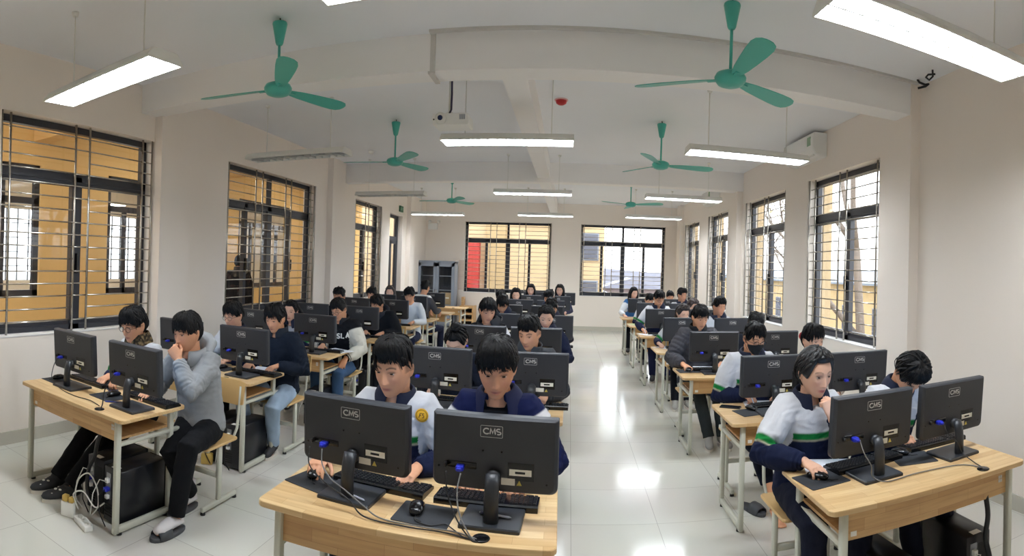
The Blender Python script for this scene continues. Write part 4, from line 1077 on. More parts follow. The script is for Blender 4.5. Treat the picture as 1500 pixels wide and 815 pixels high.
def fan(label, x, y, a0, hub=3.06, top=HC, bl=.68):
    t = thing('ceiling_fan',label,'ceiling fan',(x,y,hub),0,'teal ceiling fans')
    d = top-hub
    MB().lathe([(.0,-.055),(.05,-.053),(.085,-.04),(.105,-.012),(.108,.006),(.095,.03),(.06,.045),(.02,.05),(0,.05)],seg=28).build('motor_housing',M['fan'],t)
    MB().tube([(0,0,.04),(0,0,d-.1)],.011,10).build('down_rod',M['fan'],t)
    MB().lathe([(0,d-.21),(.022,d-.205),(.03,d-.19),(.058,d-.045),(.055,d-.035),(0,d-.035)],seg=20).build('canopy',M['fan'],t)
    MB().tube([(0,0,d-.04),(.004,0,d-.02),(0,0,d)],.006,6).build('hook',M['cable'],t)
    for k in range(3):
        a = R(a0+120*k); c, s = math.cos(a), math.sin(a)
        bld = MB()
        outl = [(.085,-.024,.024),(.13,-.034,.04),(.2,-.046,.052),(.32,-.058,.064),(.45,-.068,.074),(.54,-.07,.076),(.59,-.058,.066),(.615,-.032,.04),(.622,-.006,.012)]
        vs = []; n = len(outl)
        for (r, w0, w1) in outl:
            r *= bl/.622
            for th in (.0025,-.0025):
                for w in (w0,w1):
                    z = w*-.22+th-.004; vs.append((c*r-s*w, s*r+c*w, z))
        fs = []
        for i in range(n-1):
            p, q = 4*i, 4*i+4
            fs += [(p,p+1,q+1,q),(p+2,q+2,q+3,p+3),(p,q,q+2,p+2),(p+1,p+3,q+3,q+1)]
        fs += [(0,2,3,1),(4*n-4,4*n-3,4*n-1,4*n-2)]
        bld.add(vs,fs); bld.box(.07,.16,-.014,.014,-.012,-.002,mx=Matrix.Rotation(a,4,'Z'))
        bld.build('blade',M['fan'],t)
fan('teal ceiling fan nearest the left wall',-2.17,3.62,-54)
fan('teal ceiling fan nearest the right wall',1.02,3.52,31)
fan('teal ceiling fan in the second line, left of the projector',-2.25,6.7,-52)
fan('teal ceiling fan in the second line, right of the red alarm',1.07,6.65,5)
fan('teal ceiling fan farthest back on the left',-2.42,10.9,60)
fan('teal ceiling fan farthest back on the right',1.16,10.8,-30)

# projector
t = thing('projector','white projector hanging on a pole above the middle lamp','projector',(-1.10,4.90,3.06))
b = MB().prism(rrect(-.165,.165,-.05,.05,.018),-.12,.12,'y'); b.build('body',M['white_plastic'],t)
MB().lathe([(0,-.15),(.036,-.15),(.05,-.145),(.052,-.118),(0,-.118)],(-.085,0,.005),24,axis='y').build('lens_ring',M['lamp_housing'],t)
MB().lathe([(0,-.156),(.022,-.156),(.024,-.149),(0,-.149)],(-.085,0,.005),20,axis='y').build('lens',M['lens'],t)
v = MB()
for k in range(6): v.box(.085+.009*k,.09+.009*k,-.124,-.119,-.005,.038)
v.build('vent',M['cabinet'],t)
MB().lathe([(0,-.124),(.007,-.124),(.007,-.119),(0,-.119)],(-.15,0,-.002),10,axis='y').build('sensor',M['gloss_black'],t)
MB().rbox(-.06,-.0,-.03,.03,.05,.085,.004).build('mount_plate',M['lamp_housing'],t)
MB().tube([(-.03,0,.08),(-.03,0,HC-3.06)],.014,12).build('pole',M['lamp_housing'],t)
MB().tube([(-.02,-.11,.03),(-.008,-.05,.1),(-.012,-.02,.25),(-.016,-.018,.4),(-.02,-.018,HC-3.06)],.009,8).build('cable',mat('projector_cable',(60,52,84),.5),t)
# red alarm, sensor, hooks, wires
t = thing('fire_alarm','round red fire alarm on the ceiling right of the projector','alarm',(-.15,6.0,HC))
MB().lathe([(0,-.01),(.075,-.01),(.075,0),(0,0)],seg=24).build('base',mat('alarm_base',(226,180,180),.4),t)
MB().lathe([(0,-.06),(.03,-.056),(.055,-.04),(.062,-.01),(0,-.01)],seg=24).build('dome',M['red'],t)
t = thing('smoke_detector','small white smoke detector on the ceiling over the left line','smoke detector',(-3.27,8.5,HC))
MB().lathe([(0,-.05),(.03,-.05),(.05,-.02),(.055,0),(0,0)],seg=20).build('body',M['white_plastic'],t)
t = thing('loose_wire','loose black wire end poking from the ceiling near the right wall','wire',(2.97,4.12,HC))
MB().tube([(0,0,0),(.01,-.02,-.03),(.05,-.05,-.05),(.09,-.05,-.035),(.08,-.02,-.05),(.02,.02,-.07)],.011,8).build('wire',M['cable'],t)
t = thing('loose_wire','hooked black wire hanging under the right lamp','wire',(2.93,3.84,HC))
MB().tube([(0,0,0),(.0,-.005,-.06),(-.02,.02,-.09),(-.035,.05,-.06),(-.01,.05,-.03),(.03,0,-.03)],.009,8).build('wire',M['cable'],t)
# air conditioners
def ac(label, y0, y1, z1):
    t = thing('air_conditioner',label,'air conditioner',(WR,(y0+y1)/2,z1-.30)); L = (y1-y0)/2
    MB().prism([(-.02,.0),(-.0,0),(0,.30),(-.17,.30),(-.205,.28),(-.215,.20),(-.21,.10),(-.16,.02),(-.10,0)],-L,L,'y',inset=[(-L,.012),(-L+.015,0),(L-.015,0),(L,.012)]).build('casing',M['white_plastic'],t)
    MB().box(-.17,-.11,-L+.06,L-.06,.012,.03,mx=Matrix.Rotation(R(0),4,'Y')).build('louver',M['lamp_housing'],t)
    MB().box(-.2175,-.212,-L+.05,-L+.15,.13,.24).build('energy_label',mat('energy_label',(150,180,150),.5),t)
ac('white air conditioner high on the right wall beyond the near lamp',6.2,7.15,3.56)
ac('small white air conditioner at the far end of the right wall',11.2,12.0,3.53)
# exit sign, emergency lamp, notice
t = thing('exit_sign','small dark green exit sign above the door on the left wall','sign',(WL,13.2,3.12))
MB().box(0,.035,-.13,.13,-.075,.075).build('case',M['green_sign'],t)
g = MB()
EX = {'E':[[(1,0),(0,0),(0,2),(1,2)],[(0,1),(.8,1)]],'X':[[(0,0),(1,2)],[(0,2),(1,0)]],'I':[[(.5,0),(.5,2)]],'T':[[(.5,0),(.5,2)],[(0,2),(1,2)]]}
for i, ch in enumerate('EXIT'):
    g = MB(); strokes(g,[[((i-2)*.052+.012+p[0]*.03, -.03+p[1]*.03) for p in pl] for pl in EX[ch]],lambda u,v,d:(.035+d,u,v),.008,.002)
    g.build('letter',mat('sign_letter',(150,206,168),.5),t)
t = thing('emergency_lamp','pale twin-head emergency lamp on the back wall above the cabinet','emergency light',(-4.0,D,2.90))
MB().rbox(-.16,.12,-.06,0,-.12,.06,.012).build('body',M['white_plastic'],t)
for s in (-.1,.16): MB().lathe([(0,-.11),(.045,-.11),(.05,-.09),(.03,-.03),(0,-.03)],(s,0,.1),14,axis='y').build('lamp_head',M['lamp_housing'],t)
t = thing('wall_notice','tall pinkish notice sheets pinned beside the cabinet','notice',(-3.13,D-.006,1.48))
MB().box(-.08,.08,-.004,0,-.44,.42).build('sheet',M['notice'],t)
for k in range(5): MB().box(-.07,.07,-.006,-.004,.3-.18*k,.302-.18*k).build('fold_line',mat('notice_line',(176,150,140),.7),t)
# steel cabinet
t = thing('steel_cabinet','grey steel cabinet with two glazed doors in the back corner','cabinet',(-3.72,15.27,0))
W2 = .53
b = MB()
for bx in ((-W2,W2,.17,.19,0,1.83),(-W2,-W2+.03,-.22,.19,0,1.83),(W2-.03,W2,-.22,.19,0,1.83),(-W2,W2,-.22,.19,1.8,1.83),(-W2,W2,-.22,.19,.03,.08),(-.015,.015,-.2,.17,.08,1.8)): b.box(*bx)
b.box(-W2-.01,W2+.01,-.23,.2,1.83,1.86)
b.build('body',M['cabinet'],t)
for s in (-1,1):
    dm = MB(); a, c = (-W2+.01,-.004) if s < 0 else (.004,W2-.01)
    for bx in ((a,a+.075,.08,1.8),(c-.075,c,.08,1.8),(a,c,1.7,1.8),(a,c,.08,.62)): dm.box(bx[0],bx[1],-.245,-.222,bx[2],bx[3])
    dd = dm.build('door',M['cabinet'],t)
    MB().box(a+.07,c-.07,-.236,-.232,.6,1.72).build('pane',M['glass'],dd)
    MB().box(-.035 if s < 0 else .015,-.015 if s < 0 else .035,-.262,-.245,.9,1.05).build('handle',M['inox'],dd)
for z in (.62,1.02,1.42): MB().box(-W2+.03,W2-.03,-.2,.17,z,z+.015).build('shelf',M['cabinet'],t)
MB().box(-W2+.03,W2-.03,.155,.168,.1,1.79).build('inner_back',mat('cabinet_dark',(64,68,78),.6),t)
t = thing('carton','brown carton on the lower glazed shelf of the cabinet','box',(-3.42,15.2,.636))
MB().rbox(-.19,.19,-.12,.15,0,.33,.006).build('body',M['carton'],t); MB().box(-.06,.08,-.123,-.119,.17,.2).build('label_strip',M['label'],t)
# low wooden rack against the back wall
t = thing('wooden_rack','low wooden rack with dark openings leaning by the back wall','rack',(-2.83,15.3,0))
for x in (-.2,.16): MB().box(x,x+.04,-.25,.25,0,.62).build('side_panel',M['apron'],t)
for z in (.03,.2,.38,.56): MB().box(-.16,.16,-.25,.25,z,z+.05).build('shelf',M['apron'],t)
MB().box(-.16,.16,.22,.24,.03,.6).build('back_panel',M['gloss_black'],t)
MB().box(-.2,-.14,.02,.3,.62,.85).build('upright',M['apron'],t)
# ------------------------------------------------------------------ furniture prototypes
def children_of(o):
    return TREE.get(o.name, [])
TREE = {}
def snap(root):
    """remember a proto's tree once so that copying is quick"""
    ch = list(root.children); TREE[root.name] = ch
    for c in ch: snap(c)
def clone(o, parent=None, skip=()):
    c = o.copy(); col.objects.link(c)
    if parent: c.parent = parent
    for ch in TREE.get(o.name, []):
        if ch.name.split('.')[0] not in skip: clone(ch, c, skip)
    return c
USED = set()
def spawn(proto, label, loc, rotz=0, group=None, skip=()):
    if proto.name not in USED:
        USED.add(proto.name); o = proto
    else: o = clone(proto, None, skip)
    o.location = loc; o.rotation_euler.z = rotz; o['label'] = label
    if group: o['group'] = group
    return o
def make_desk(full):
    t = thing('computer_desk','desk','desk')
    tp = MB().prism(rrect(-.6,.6,0,.58,.035,4),TZ-.024,TZ,'z',inset=[(TZ-.024,.003),(TZ-.021,0),(TZ-.003,0),(TZ,.003)]).build('tabletop',M['wood'],t)
    MB().box(-.515,.515,.055,.072,TZ-.165,TZ-.024).build('apron',M['apron'],t)
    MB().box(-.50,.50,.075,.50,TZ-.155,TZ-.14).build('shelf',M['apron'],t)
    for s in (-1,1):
        x = s*.51
        for y in (.05,.52):
            MB().rbox(x-.015,x+.015,y-.02,y+.02,.012,TZ-.024,.003,1).build('leg',M['steel'],t)
            MB().lathe([(0,0),(.02,0),(.018,.014),(0,.014)],(x,y+(.03 if y < .2 else -.03),0),10).build('foot_cap',M['rubber'],t)
        MB().rbox(x-.0145,x+.0145,.03,.54,.014,.054,.003,1).build('floor_bar',M['steel'],t)
        MB().rbox(x-.0145,x+.0145,.05,.60,TZ-.19,TZ-.165,.003,1).build('side_rail',M['steel'],t)
    if full:
        MB().lathe([(0,0),(.032,0),(.034,.003),(.03,.006),(0,.006)],(.32,.05,TZ),24).build('cable_grommet',M['gloss_black'],t)
        b = MB(); 
        for dx,dz in ((0,0),(.014,.0),(0,.02),(.014,.02)): b.box(.44+dx,.452+dx,.0535,.0552,TZ-.1+dz,TZ-.084+dz)
        b.build('sticker',mat('sticker',(206,204,196),.5),t)
        b = MB(); b.box(-.47,-.44,.0535,.0552,TZ-.15,TZ-.128); b.build('sticker',M['label'],t)
    return t
desk_full, desk_far = make_desk(True), make_desk(False)

LOGO = MB()
Tm = lambda u,v,d: (u,-d,v)
def arc(cx,cy,rx,ry,a0,a1,n=10): return [(cx+rx*math.cos(R(a0+(a1-a0)*i/n)), cy+ry*math.sin(R(a0+(a1-a0)*i/n))) for i in range(n+1)]
h = .011
strokes(LOGO,[arc(-.022,0,.0125,h,45,315,12)],Tm,.0048,.0012)
strokes(LOGO,[[(-.0085,-h),(-.0045,h),(.0025,-h*.6),(.0095,h),(.0135,-h)]],Tm,.0044,.0012)
strokes(LOGO,[arc(.0265,h*.5,.0085,h*.5,50,270,9)+arc(.0265,-h*.5,.0085,h*.5,90,-130,9)[1:]],Tm,.0046,.0012)
fr_ = rrect(-.046,.042,-.024,.022,.004,3); fr_ = fr_+[fr_[0]]
strokes(LOGO,[fr_],Tm,.0015,.0012)
LOGO_ME = LOGO.mesh('brand_logo'); LOGO_ME.materials.append(M['logo'])
MW, MH = .253, .303    # half width, height
def make_monitor(lod):
    t = thing('monitor','monitor','monitor')
    # stand base and column
    MB().prism(rrect(-.12,.12,-.1,.1,.008,3),0,.016,'z',inset=[(0,0),(.011,0),(.016,.006)]).build('stand_base',M['plastic2'],t)
    c = MB(); c.tube([(0,-.05,.01),(0,-.05,.10),(0,-.045,.15),(0,-.03,.195)],[.03,.029,.029,.028],18,flat=[.022,.021,.021,.02],ref=(1,0,0)); c.lathe([(0,0),(.03,0),(.03,.045),(0,.045)],(0,-.03,.175),16,axis='y')
    c.build('stand_column',M['plastic2'],t)
    tilt = Matrix.Translation((0,.03,.115)) @ Matrix.Rotation(R(-4),4,'X').inverted()
    tilt = Matrix.Translation((0,.03,.115)) @ Matrix.Rotation(R(4),4,'X')
    pf = rrect(-MW,MW,0,MH,[.028,.028,.006,.006],5)
    p = MB(); p.prism(pf,-.03,.014,'y',inset=[(-.03,.016),(-.024,.006),(-.016,.0),(.014,0)],mx=tilt)
    pn = p.build('panel_housing',M['plastic'],t)
    MB().box(-MW+.008,MW-.008,.0138,.0152,.022,MH-.008,mx=tilt).build('screen',M['screen'],t)
    lg = link('brand_logo',LOGO_ME,t); lg.matrix_local = tilt @ Matrix.Translation((-.01,-.0302,MH-.058))
    q = MB(); q.box(.055,.16,-.0315,-.029,.055,.125,mx=tilt); q.build('plate',M['gloss_black'],t)
    q = MB(); q.box(.062,.15,-.033,-.031,.075,.1,mx=tilt); lb = q.build('label_sticker',M['label'],t)
    if lod: return t
    q = MB(); q.box(.085,.125,-.0336,-.0328,.083,.092,mx=tilt); q.build('barcode',M['gloss_black'],lb)
    q = MB(); q.box(.03,.085,-.033,-.029,.035,.062,mx=tilt); q.build('label_sticker',M['label'],t)
    q = MB(); q.prism([(.092,.036),(.112,.036),(.102,.056)],-.033,-.029,'y',mx=tilt); q.build('warning_triangle',M['yellow'],t)
    q = MB(); q.rbox(-.19,-.07,-.0325,-.028,.085,.112,.002,1,mx=tilt); q.build('port_recess',M['gloss_black'],t)
    q = MB(); q.rbox(-.15,-.118,-.062,-.03,.083,.103,.004,2,mx=tilt); q.rbox(-.144,-.124,-.075,-.06,.086,.1,.004,2,mx=tilt); q.build('video_plug',M['blue'],t)
    q = MB(); q.rbox(-.2,-.19,-.05,-.03,.088,.108,.003,1,mx=tilt); q.build('power_plug',M['cable'],t)
    for (x, z) in ((-.05,.175),(.05,.175),(-.22,.09),(.215,.05),(-.05,.14)): 
        pass
    for (x, z) in ((-.045,.165),(.03,.165),(-.225,.085),(.21,.045)): MB().lathe([(0,-.0306),(.004,-.0306),(.004,-.029),(0,-.029)],(x,0,z),8,axis='y',mx=tilt).build('screw_hole',M['gloss_black'],t)
    return t
mon_full, mon_far = make_monitor(0), make_monitor(1)

def make_keyboard(lod):
    t = thing('keyboard','keyboard','keyboard')
    # local: +y toward the typist's side is negative here, keys face up; rear edge (toward camera) raised
    MB().prism([(-.07,0),(.07,0),(.07,.012),(.062,.016),(-.06,.027),(-.07,.022)],-.22,.22,'x').build('case',M['gloss_black'],t)
    k = MB()
    rows = 6
    for r in range(rows):
        y = -.05+r*.0195
        z = .0262-(y+.06)*.09
        xs = [(-.21+i*.0193,-.193+i*.0193) for i in range(22) if i not in (15,19 if 0 else 99)]
        if r == 5: xs = [(-.21,-.185),(-.182,-.16),(-.157,-.135),(-.13,-.01),(-.006,.018),(.022,.045),(.05,.075),(.095,.112),(.114,.131),(.133,.15),(.16,.195),(.197,.213)]
        for a, b in xs: k.add([(a,y,z),(b,y,z),(b,y+.017,z-.0015),(a,y+.017,z-.0015),(a+.002,y+.002,z+.007),(b-.002,y+.002,z+.007),(b-.002,y+.014,z+.0055),(a+.002,y+.014,z+.0055)],[(4,5,6,7),(0,1,5,4),(1,2,6,5),(2,3,7,6),(3,0,4,7)])
    k.build('keycaps',M['key'],t)
    return t
kb = make_keyboard(0)
def make_mouse():
    t = thing('computer_mouse','mouse','mouse')
    b = MB(); vs = []; fs = []
    n, m = 14, 9
    prof = [(-.055,.006,.012),(-.05,.022,.02),(-.035,.028,.03),(-.01,.031,.036),(.015,.031,.036),(.035,.03,.03),(.048,.026,.022),(.055,.014,.012)]
    b.tube([(0,y,z*.5) for y,w,z in prof],[w for y,w,z in prof],14,flat=[z*.5 for y,w,z in prof],ref=(1,0,0))
    b.build('shell',M['gloss_black'],t)
    MB().lathe([(0,-.004),(.008,-.004),(.009,0),(.008,.004),(0,.004)],(0,-.034,.026),12,axis='x').build('scroll_wheel',M['rubber'],t)
    MB().tube([(0,-.052,.008),(.005,-.075,.004),(.03,-.1,.004)],.0018,6).build('cable',M['cable'],t)
    return t
mouse_p = make_mouse()
def make_pad():
    t = MB().prism(rrect(-.115,.115,-.095,.095,.008,3),0,.003).build('mouse_pad',M['pad']); tag(t,'pad','mouse pad'); return t
pad_p = make_pad()
def make_tower():
    t = thing('computer_tower','tower','computer')
    MB().rbox(-.085,.085,-.2,.2,.012,.37,.004,1).build('case',M['tower'],t)
    MB().rbox(-.083,.083,.2,.218,.016,.366,.006,2).build('front_bezel',M['gloss_black'],t)
    MB().box(-.06,-.015,-.203,-.2,.16,.33).build('port_panel',M['io'],t)
    MB().box(.0,.07,-.203,-.2,.20,.32).build('fan_grille',M['rubber'],t)
    MB().rbox(-.055,-.022,-.235,-.2,.215,.24,.004,2).build('video_plug',M['blue'],t)
    MB().rbox(-.052,-.024,-.225,-.2,.27,.3,.004,2).build('plug',M['white_plastic'],t)
    MB().rbox(-.052,-.024,-.225,-.2,.165,.19,.004,2).build('plug',M['white_plastic'],t)
    s = MB()
    for k in range(5): s.box(-.07,.0,-.2025,-.2,.05+k*.018,.058+k*.018)
    s.build('slot_cover',M['rubber'],t)
    MB().box(-.03,.03,-.19,-.15,.37,.3712).build('sticker',M['label'],t)
    MB().tube([(-.038,-.235,.228),(-.04,-.28,.2),(-.02,-.29,.1),(.02,-.27,.02)],.004,6).build('cable',M['cable'],t)
    MB().tube([(-.038,-.225,.28),(-.05,-.27,.3),(-.09,-.29,.2),(-.1,-.3,.06)],.0035,6).build('cable',M['white_cable'],t)
    for x in (-.07,.07):
        for y in (-.17,.17): MB().lathe([(0,0),(.012,0),(.012,.013),(0,.013)],(x,y,0),8).build('foot',M['rubber'],t)
    return t
tower_p = make_tower()
def make_chair():
    t = thing('classroom_chair','chair','chair')
    MB().prism(rrect(-.19,.19,-.19,.19,.03,3),.432,.45,'z',inset=[(.432,.003),(.436,0),(.446,0),(.45,.004)]).build('seat',M['plywood'],t)
    # curved wooden back
    b = MB(); n = 8; vs = []
    for i in range(n+1):
        x = -.185+.37*i/n; y = .235+.018*(1-(x/.185)**2)
        for z, q in ((.66,.0),(.84,.02)):
            e = .012 if i in (0,n) else 0
            zz = z+e if z < .7 else z-e
            vs += [(x,y+q,zz),(x,y+q+.012,zz)]
    fs = []
    for i in range(n):
        a, c = 4*i, 4*i+4
        fs += [(a,c,c+2,a+2),(a+1,a+3,c+3,c+1),(a,a+1,c+1,c),(a+2,c+2,c+3,a+3)]
    fs += [(0,2,3,1),(4*n,4*n+1,4*n+3,4*n+2)]
    b.add(vs,fs); b.build('backrest',M['plywood'],t)
    for s in (-1,1):
        x = s*.165
        MB().rbox(x-.013,x+.013,-.2,.2,.018,.052,.003,1).build('floor_bar',M['steel'],t)
        MB().rbox(x-.0125,x+.0125,-.03,.01,.05,.43,.003,1).build('leg',M['steel'],t)
        MB().tube([(x*.9,.05,.42),(x*.9,.17,.425),(x*.9,.225,.5),(x*.9,.25,.7),(x*.9,.262,.8)],.011,8).build('back_support',M['steel'],t)
        for y in (-.185,.185): MB().lathe([(0,0),(.018,0),(.016,.02),(0,.02)],(x,y,0),10).build('foot_cap',M['rubber'],t)
    MB().rbox(-.155,.155,-.024,.004,.2,.235,.003,1).build('stretcher',M['steel'],t)
    for y in (-.12,.1): MB().rbox(-.155,.155,y-.012,y+.012,.405,.431,.002,1).build('seat_rail',M['steel'],t)
    return t
chair_p = make_chair()
for p_ in (desk_full,desk_far,mon_full,mon_far,kb,mouse_p,pad_p,tower_p,chair_p): snap(p_)

# ------------------------------------------------------------------ placing
# monitor stands: measured for the front desks (x, y, yaw), regular spacing behind
MON = dict(C1l=(-.885,2.20,-4), C1r=(-.275,2.17,-2), R1l=(1.50,2.40,6), R1r=(2.06,2.44,6), L1l=(-3.24,2.58,-3), L1r=(-2.56,2.545,-4))
MONX = dict(C2l=-.92,C2r=-.24,C3l=-.86,C3r=-.31,C4l=-.86,C4r=-.19,C5l=-.97,C5r=-.33,C6l=-.9,C6r=-.33,C7l=-.84,C7r=-.22,C8r=-.1,C8l=-.85,
  R2l=1.48,R2r=2.2,R3l=1.46,R3r=2.12,R4l=1.46,R4r=2.14,R5l=1.45,R5r=2.15,R6l=1.5,R6r=2.1,R7l=1.5,R7r=2.1,
  L2l=-3.33,L2r=-2.62,L3l=-3.48,L3r=-2.67,L4l=-3.42,L4r=-2.69,L5l=-3.42,L5r=-2.76,L6l=-3.4,L6r=-2.8,L7l=-3.4,L7r=-2.8)
NOMON = ('L8l','L8r')
for c in 'LCR':
    for i, y in enumerate(YF[c]):
        row = i+1; near = row <= 2
        rz = {'L1':R(-2.5),'C1':R(1),'R1':R(0)}.get('%s%d'%(c,row),0)
        nm = 'front' if row == 1 else ORD[i]
        spawn(desk_full if row <= 4 or (c,row) == ('L',8) else desk_far, 'wooden double desk on pale steel legs, %s of the %s column' % (nm, COLN[c]), (XCOL[c],y,0), rz, 'wooden computer desks', ('sticker',) if c == 'C' else ())
        for s in 'lr':
            k = '%s%d%s' % (c,row,s)
            if k in NOMON: continue
            if k in MON: mx_, my_, ma = MON[k]
            else: mx_, my_, ma = MONX[k], y+.23, random.uniform(-2,2)
            spawn(mon_full if row <= 3 else mon_far, 'black monitor facing %s' % dsc(k), (mx_,my_,TZ), R(ma), 'black monitors')
            if row <= 4 or k in ('L5r','L6r','R5l'):
                spawn(kb, 'black keyboard behind the monitor of %s' % dsc(k), *{
                  'C1l':((-.80,2.36,TZ),R(-6)),'C1r':((-.32,2.33,TZ),R(-1)),'R1l':((1.54,2.56,TZ),R(9)),'R2l':((1.60,3.95,TZ),R(6)),'R1r':((2.08,2.66,TZ),R(4)),'L1l':((-3.27,2.80,TZ),R(-4)),'L1r':((-2.60,2.775,TZ),R(-5))}.get(k, ((mx_+.04,my_+.17,TZ),R(random.uniform(-5,5)))), group='black keyboards')
            if row <= 3:
                if k == 'R1r': px_, py_, pr = 1.82, 2.50, -12
                elif k == 'C1l': px_, py_, pr = -1.09, 2.26, -14
                elif k == 'C1r': px_, py_, pr = -.545, 2.145, -3
                elif k == 'R1l': px_, py_, pr = 1.20, 2.45, 10
                elif k == 'R2l': px_, py_, pr = 1.33, 3.80, 12
                elif k == 'L1l': px_, py_, pr = -3.47, 2.62, -4
                elif k == 'L1r': px_, py_, pr = -2.87, 2.62, -6
                else: px_, py_, pr = mx_-.31, y+.36, random.uniform(-8,8)
                px_ = max(px_, XCOL[c]-.47)
                spawn(pad_p,'black mouse pad of the %s' % dsc(k),(px_,py_,TZ),R(pr),'black mouse pads')
                mo = {'C1l':(-1.12,2.31,10),'C1r':(-.585,2.165,8),'R1l':(1.22,2.47,35),'R1r':(1.80,2.60,25),'L1l':(-3.50,2.65,-10),'L1r':(-2.86,2.66,0),'R2l':(1.35,3.86,20)}.get(k,(px_,py_,random.uniform(-15,15)))
                spawn(mouse_p,'black mouse of the %s' % dsc(k),(mo[0],mo[1],TZ+.003),R(mo[2]),'black mice')
for k, (x, y, a) in CHAIRS.items():
    spawn(chair_p, 'wooden chair with steel frame under the %s' % DESC[k], (x,y,0), R(a if a < 100 else 0), 'classroom chairs')
# towers under the desks that show them
for k, x, y, a in (('L1r',-2.585,2.62,-2),('L1l',-2.80,2.66,-2),('L2r',-2.58,3.95,0),('L2l',-2.79,3.97,0),('L3r',-2.60,5.42,0),('R1r',2.07,2.42,0),('R1l',1.55,2.40,4),('R1x',1.83,2.45,-3),('L4r',-2.60,6.8,0)):
    lb = {'R1x':'black computer tower in the middle under the right front desk'}.get(k) or 'black computer tower below the desk of %s' % dsc(k)
    if k == 'R1x': continue
    spawn(tower_p, lb, (x,y,0), R(a), 'black computer towers')

# sheets of paper, phones, pens -------------------------------------
def paper(label, x, y, a, w=.21, d=.297, n=1, z=TZ):
    t = MB().box(-w/2,w/2,-d/2,d/2,0,.0012*n+.0008).build('paper_sheet',M['paper']); tag(t,label,'paper'); t.location = (x,y,z+.0004); t.rotation_euler.z = R(a); return t
paper('white paper sheet between keyboard and girl with chin on fist',1.37,2.60,70)
paper('white paper the masked boy is writing on',1.50,4.02,80)
paper('white paper before the boy in grey puffer jacket',1.46,5.62,80)
paper('white paper under the hand of the leaning girl on the right aisle',1.30,7.16,40)
paper('white paper the boy in glasses on the right aisle writes on',1.25,8.62,30)
paper('pale green paper on the aisle corner of the sixth right desk',1.26,10.2,20).data.materials[0] = mat('green_paper',(190,206,150),.7)
paper('white paper stack behind the keyboard of the pale-jeans boy',-2.60,4.18,4,n=9)
paper('white paper lying past the desk edge by the varsity jacket boy',-2.50,5.66,70,n=2)
paper('white paper hanging over the desk edge near the black-clad leaning student',-2.46,7.08,60,n=2)
def phone(label, x, y, a, c=(52,58,90)):
    t = thing('phone',label,'phone',(x,y,TZ),R(a))
    MB().prism(rrect(-.037,.037,-.078,.078,.008,3),0,.008).build('case',mat('phone_case_%d'%c[2],c,.35),t)
    MB().prism(rrect(-.034,.034,-.074,.074,.006,3),.008,.0086).build('display',M['gloss_black'],t)
phone('dark blue phone lying by the camouflage-collar boy',-3.03,2.79,60)
phone('black phone on the desk corner beside the masked boy',1.22,3.97,60,(40,42,46))
PENS = 0
def pen(label, p, q, c=(225,228,232)):
    t = thing('pen',label,'pen',p)
    v = Vector(q)-Vector(p)
    MB().tube([(0,0,0),v*.08,v*.9,v],[.0015,.0045,.0045,.003],8).build('barrel',mat('pen_%d_%d'%(c[0],c[2]),c,.3),t)
    MB().tube([v*.62,v*.97],.0052,8).build('cap',mat('pen_cap',(60,70,110),.3),t)
pen('white pen lying across the stand base of the navy-jacket boy\'s monitor',(-.20,2.16,TZ+.022),(-.33,2.185,TZ+.022),(206,214,228))
pen('pale pen lying on the stand base of the badge boy\'s monitor',(-.80,2.13,TZ+.022),(-.90,2.17,TZ+.022),(196,200,214))
pen('blue pen lying between the two left front monitors',(-2.78,2.50,TZ+.006),(-2.68,2.58,TZ+.006),(40,70,170))

# loose leads on the front desks ------------------------------------
def lead(label, pts, r=.0028, m='cable', name='cable'):
    t = MB().tube(catmull(pts),r,6).build(name,M[m]); tag(t,label,'cable'); return t
def catmull(P, n=6):
    P = [Vector(p) for p in P]; out = []
    for i in range(len(P)-1):
        a, b, c, d = P[max(i-1,0)], P[i], P[i+1], P[min(i+2,len(P)-1)]
        for k in range(n):
            t = k/n; out.append(.5*((2*b)+(c-a)*t+(2*a-5*b+4*c-d)*t*t+(3*b-a-3*c+d)*t**3))
    out.append(P[-1]); return out
z = TZ
lead('grey video lead from the badge boy\'s monitor round its stand to the grommet',[(-1.0,2.125,.955),(-.985,2.10,.90),(-.93,2.07,.86),(-.86,2.06,.83),(-.78,2.05,.79),(-.7,2.04,.757),(-.55,2.03,.757),(-.40,2.03,.757),(-.31,2.00,.754)],.003,'grey_cable')
lead('black power lead running beside it across the middle front desk',[(-1.06,2.125,.955),(-1.04,2.09,.89),(-.95,2.05,.85),(-.84,2.05,.80),(-.76,2.02,.76),(-.6,2.01,.757),(-.45,2.015,.757),(-.33,1.995,.754)],.003)
lead('grey video lead dropping from the navy-jacket boy\'s monitor to the grommet',[(-.395,2.09,.955),(-.40,2.06,.9),(-.385,2.03,.83),(-.34,2.00,.77),(-.315,1.99,.754)],.003,'grey_cable')
lead('black lead dropping beside it into the grommet',[(-.455,2.1,.955),(-.44,2.07,.88),(-.39,2.03,.80),(-.33,1.99,.756),(-.305,1.985,.753)],.003)
lead('black mouse lead looping across the right mouse pad of the middle desk',[(-.575,2.10,.757),(-.56,2.07,.756),(-.50,2.05,.757),(-.45,2.08,.757),(-.42,2.06,.756),(-.36,2.0,.756)],.0022)
lead('grey video lead from the chin-on-fist girl\'s monitor',[(1.385,2.345,.955),(1.39,2.31,.9),(1.42,2.29,.84),(1.44,2.31,.78),(1.5,2.27,.757),(1.7,2.29,.756),(1.95,2.26,.756),(2.03,2.16,.754)],.003,'grey_cable')
lead('black video lead from the monitor nearest the right wall',[(1.945,2.385,.955),(1.95,2.35,.9),(2.0,2.33,.85),(2.03,2.32,.79),(2.04,2.24,.76),(2.03,2.16,.754)],.003)
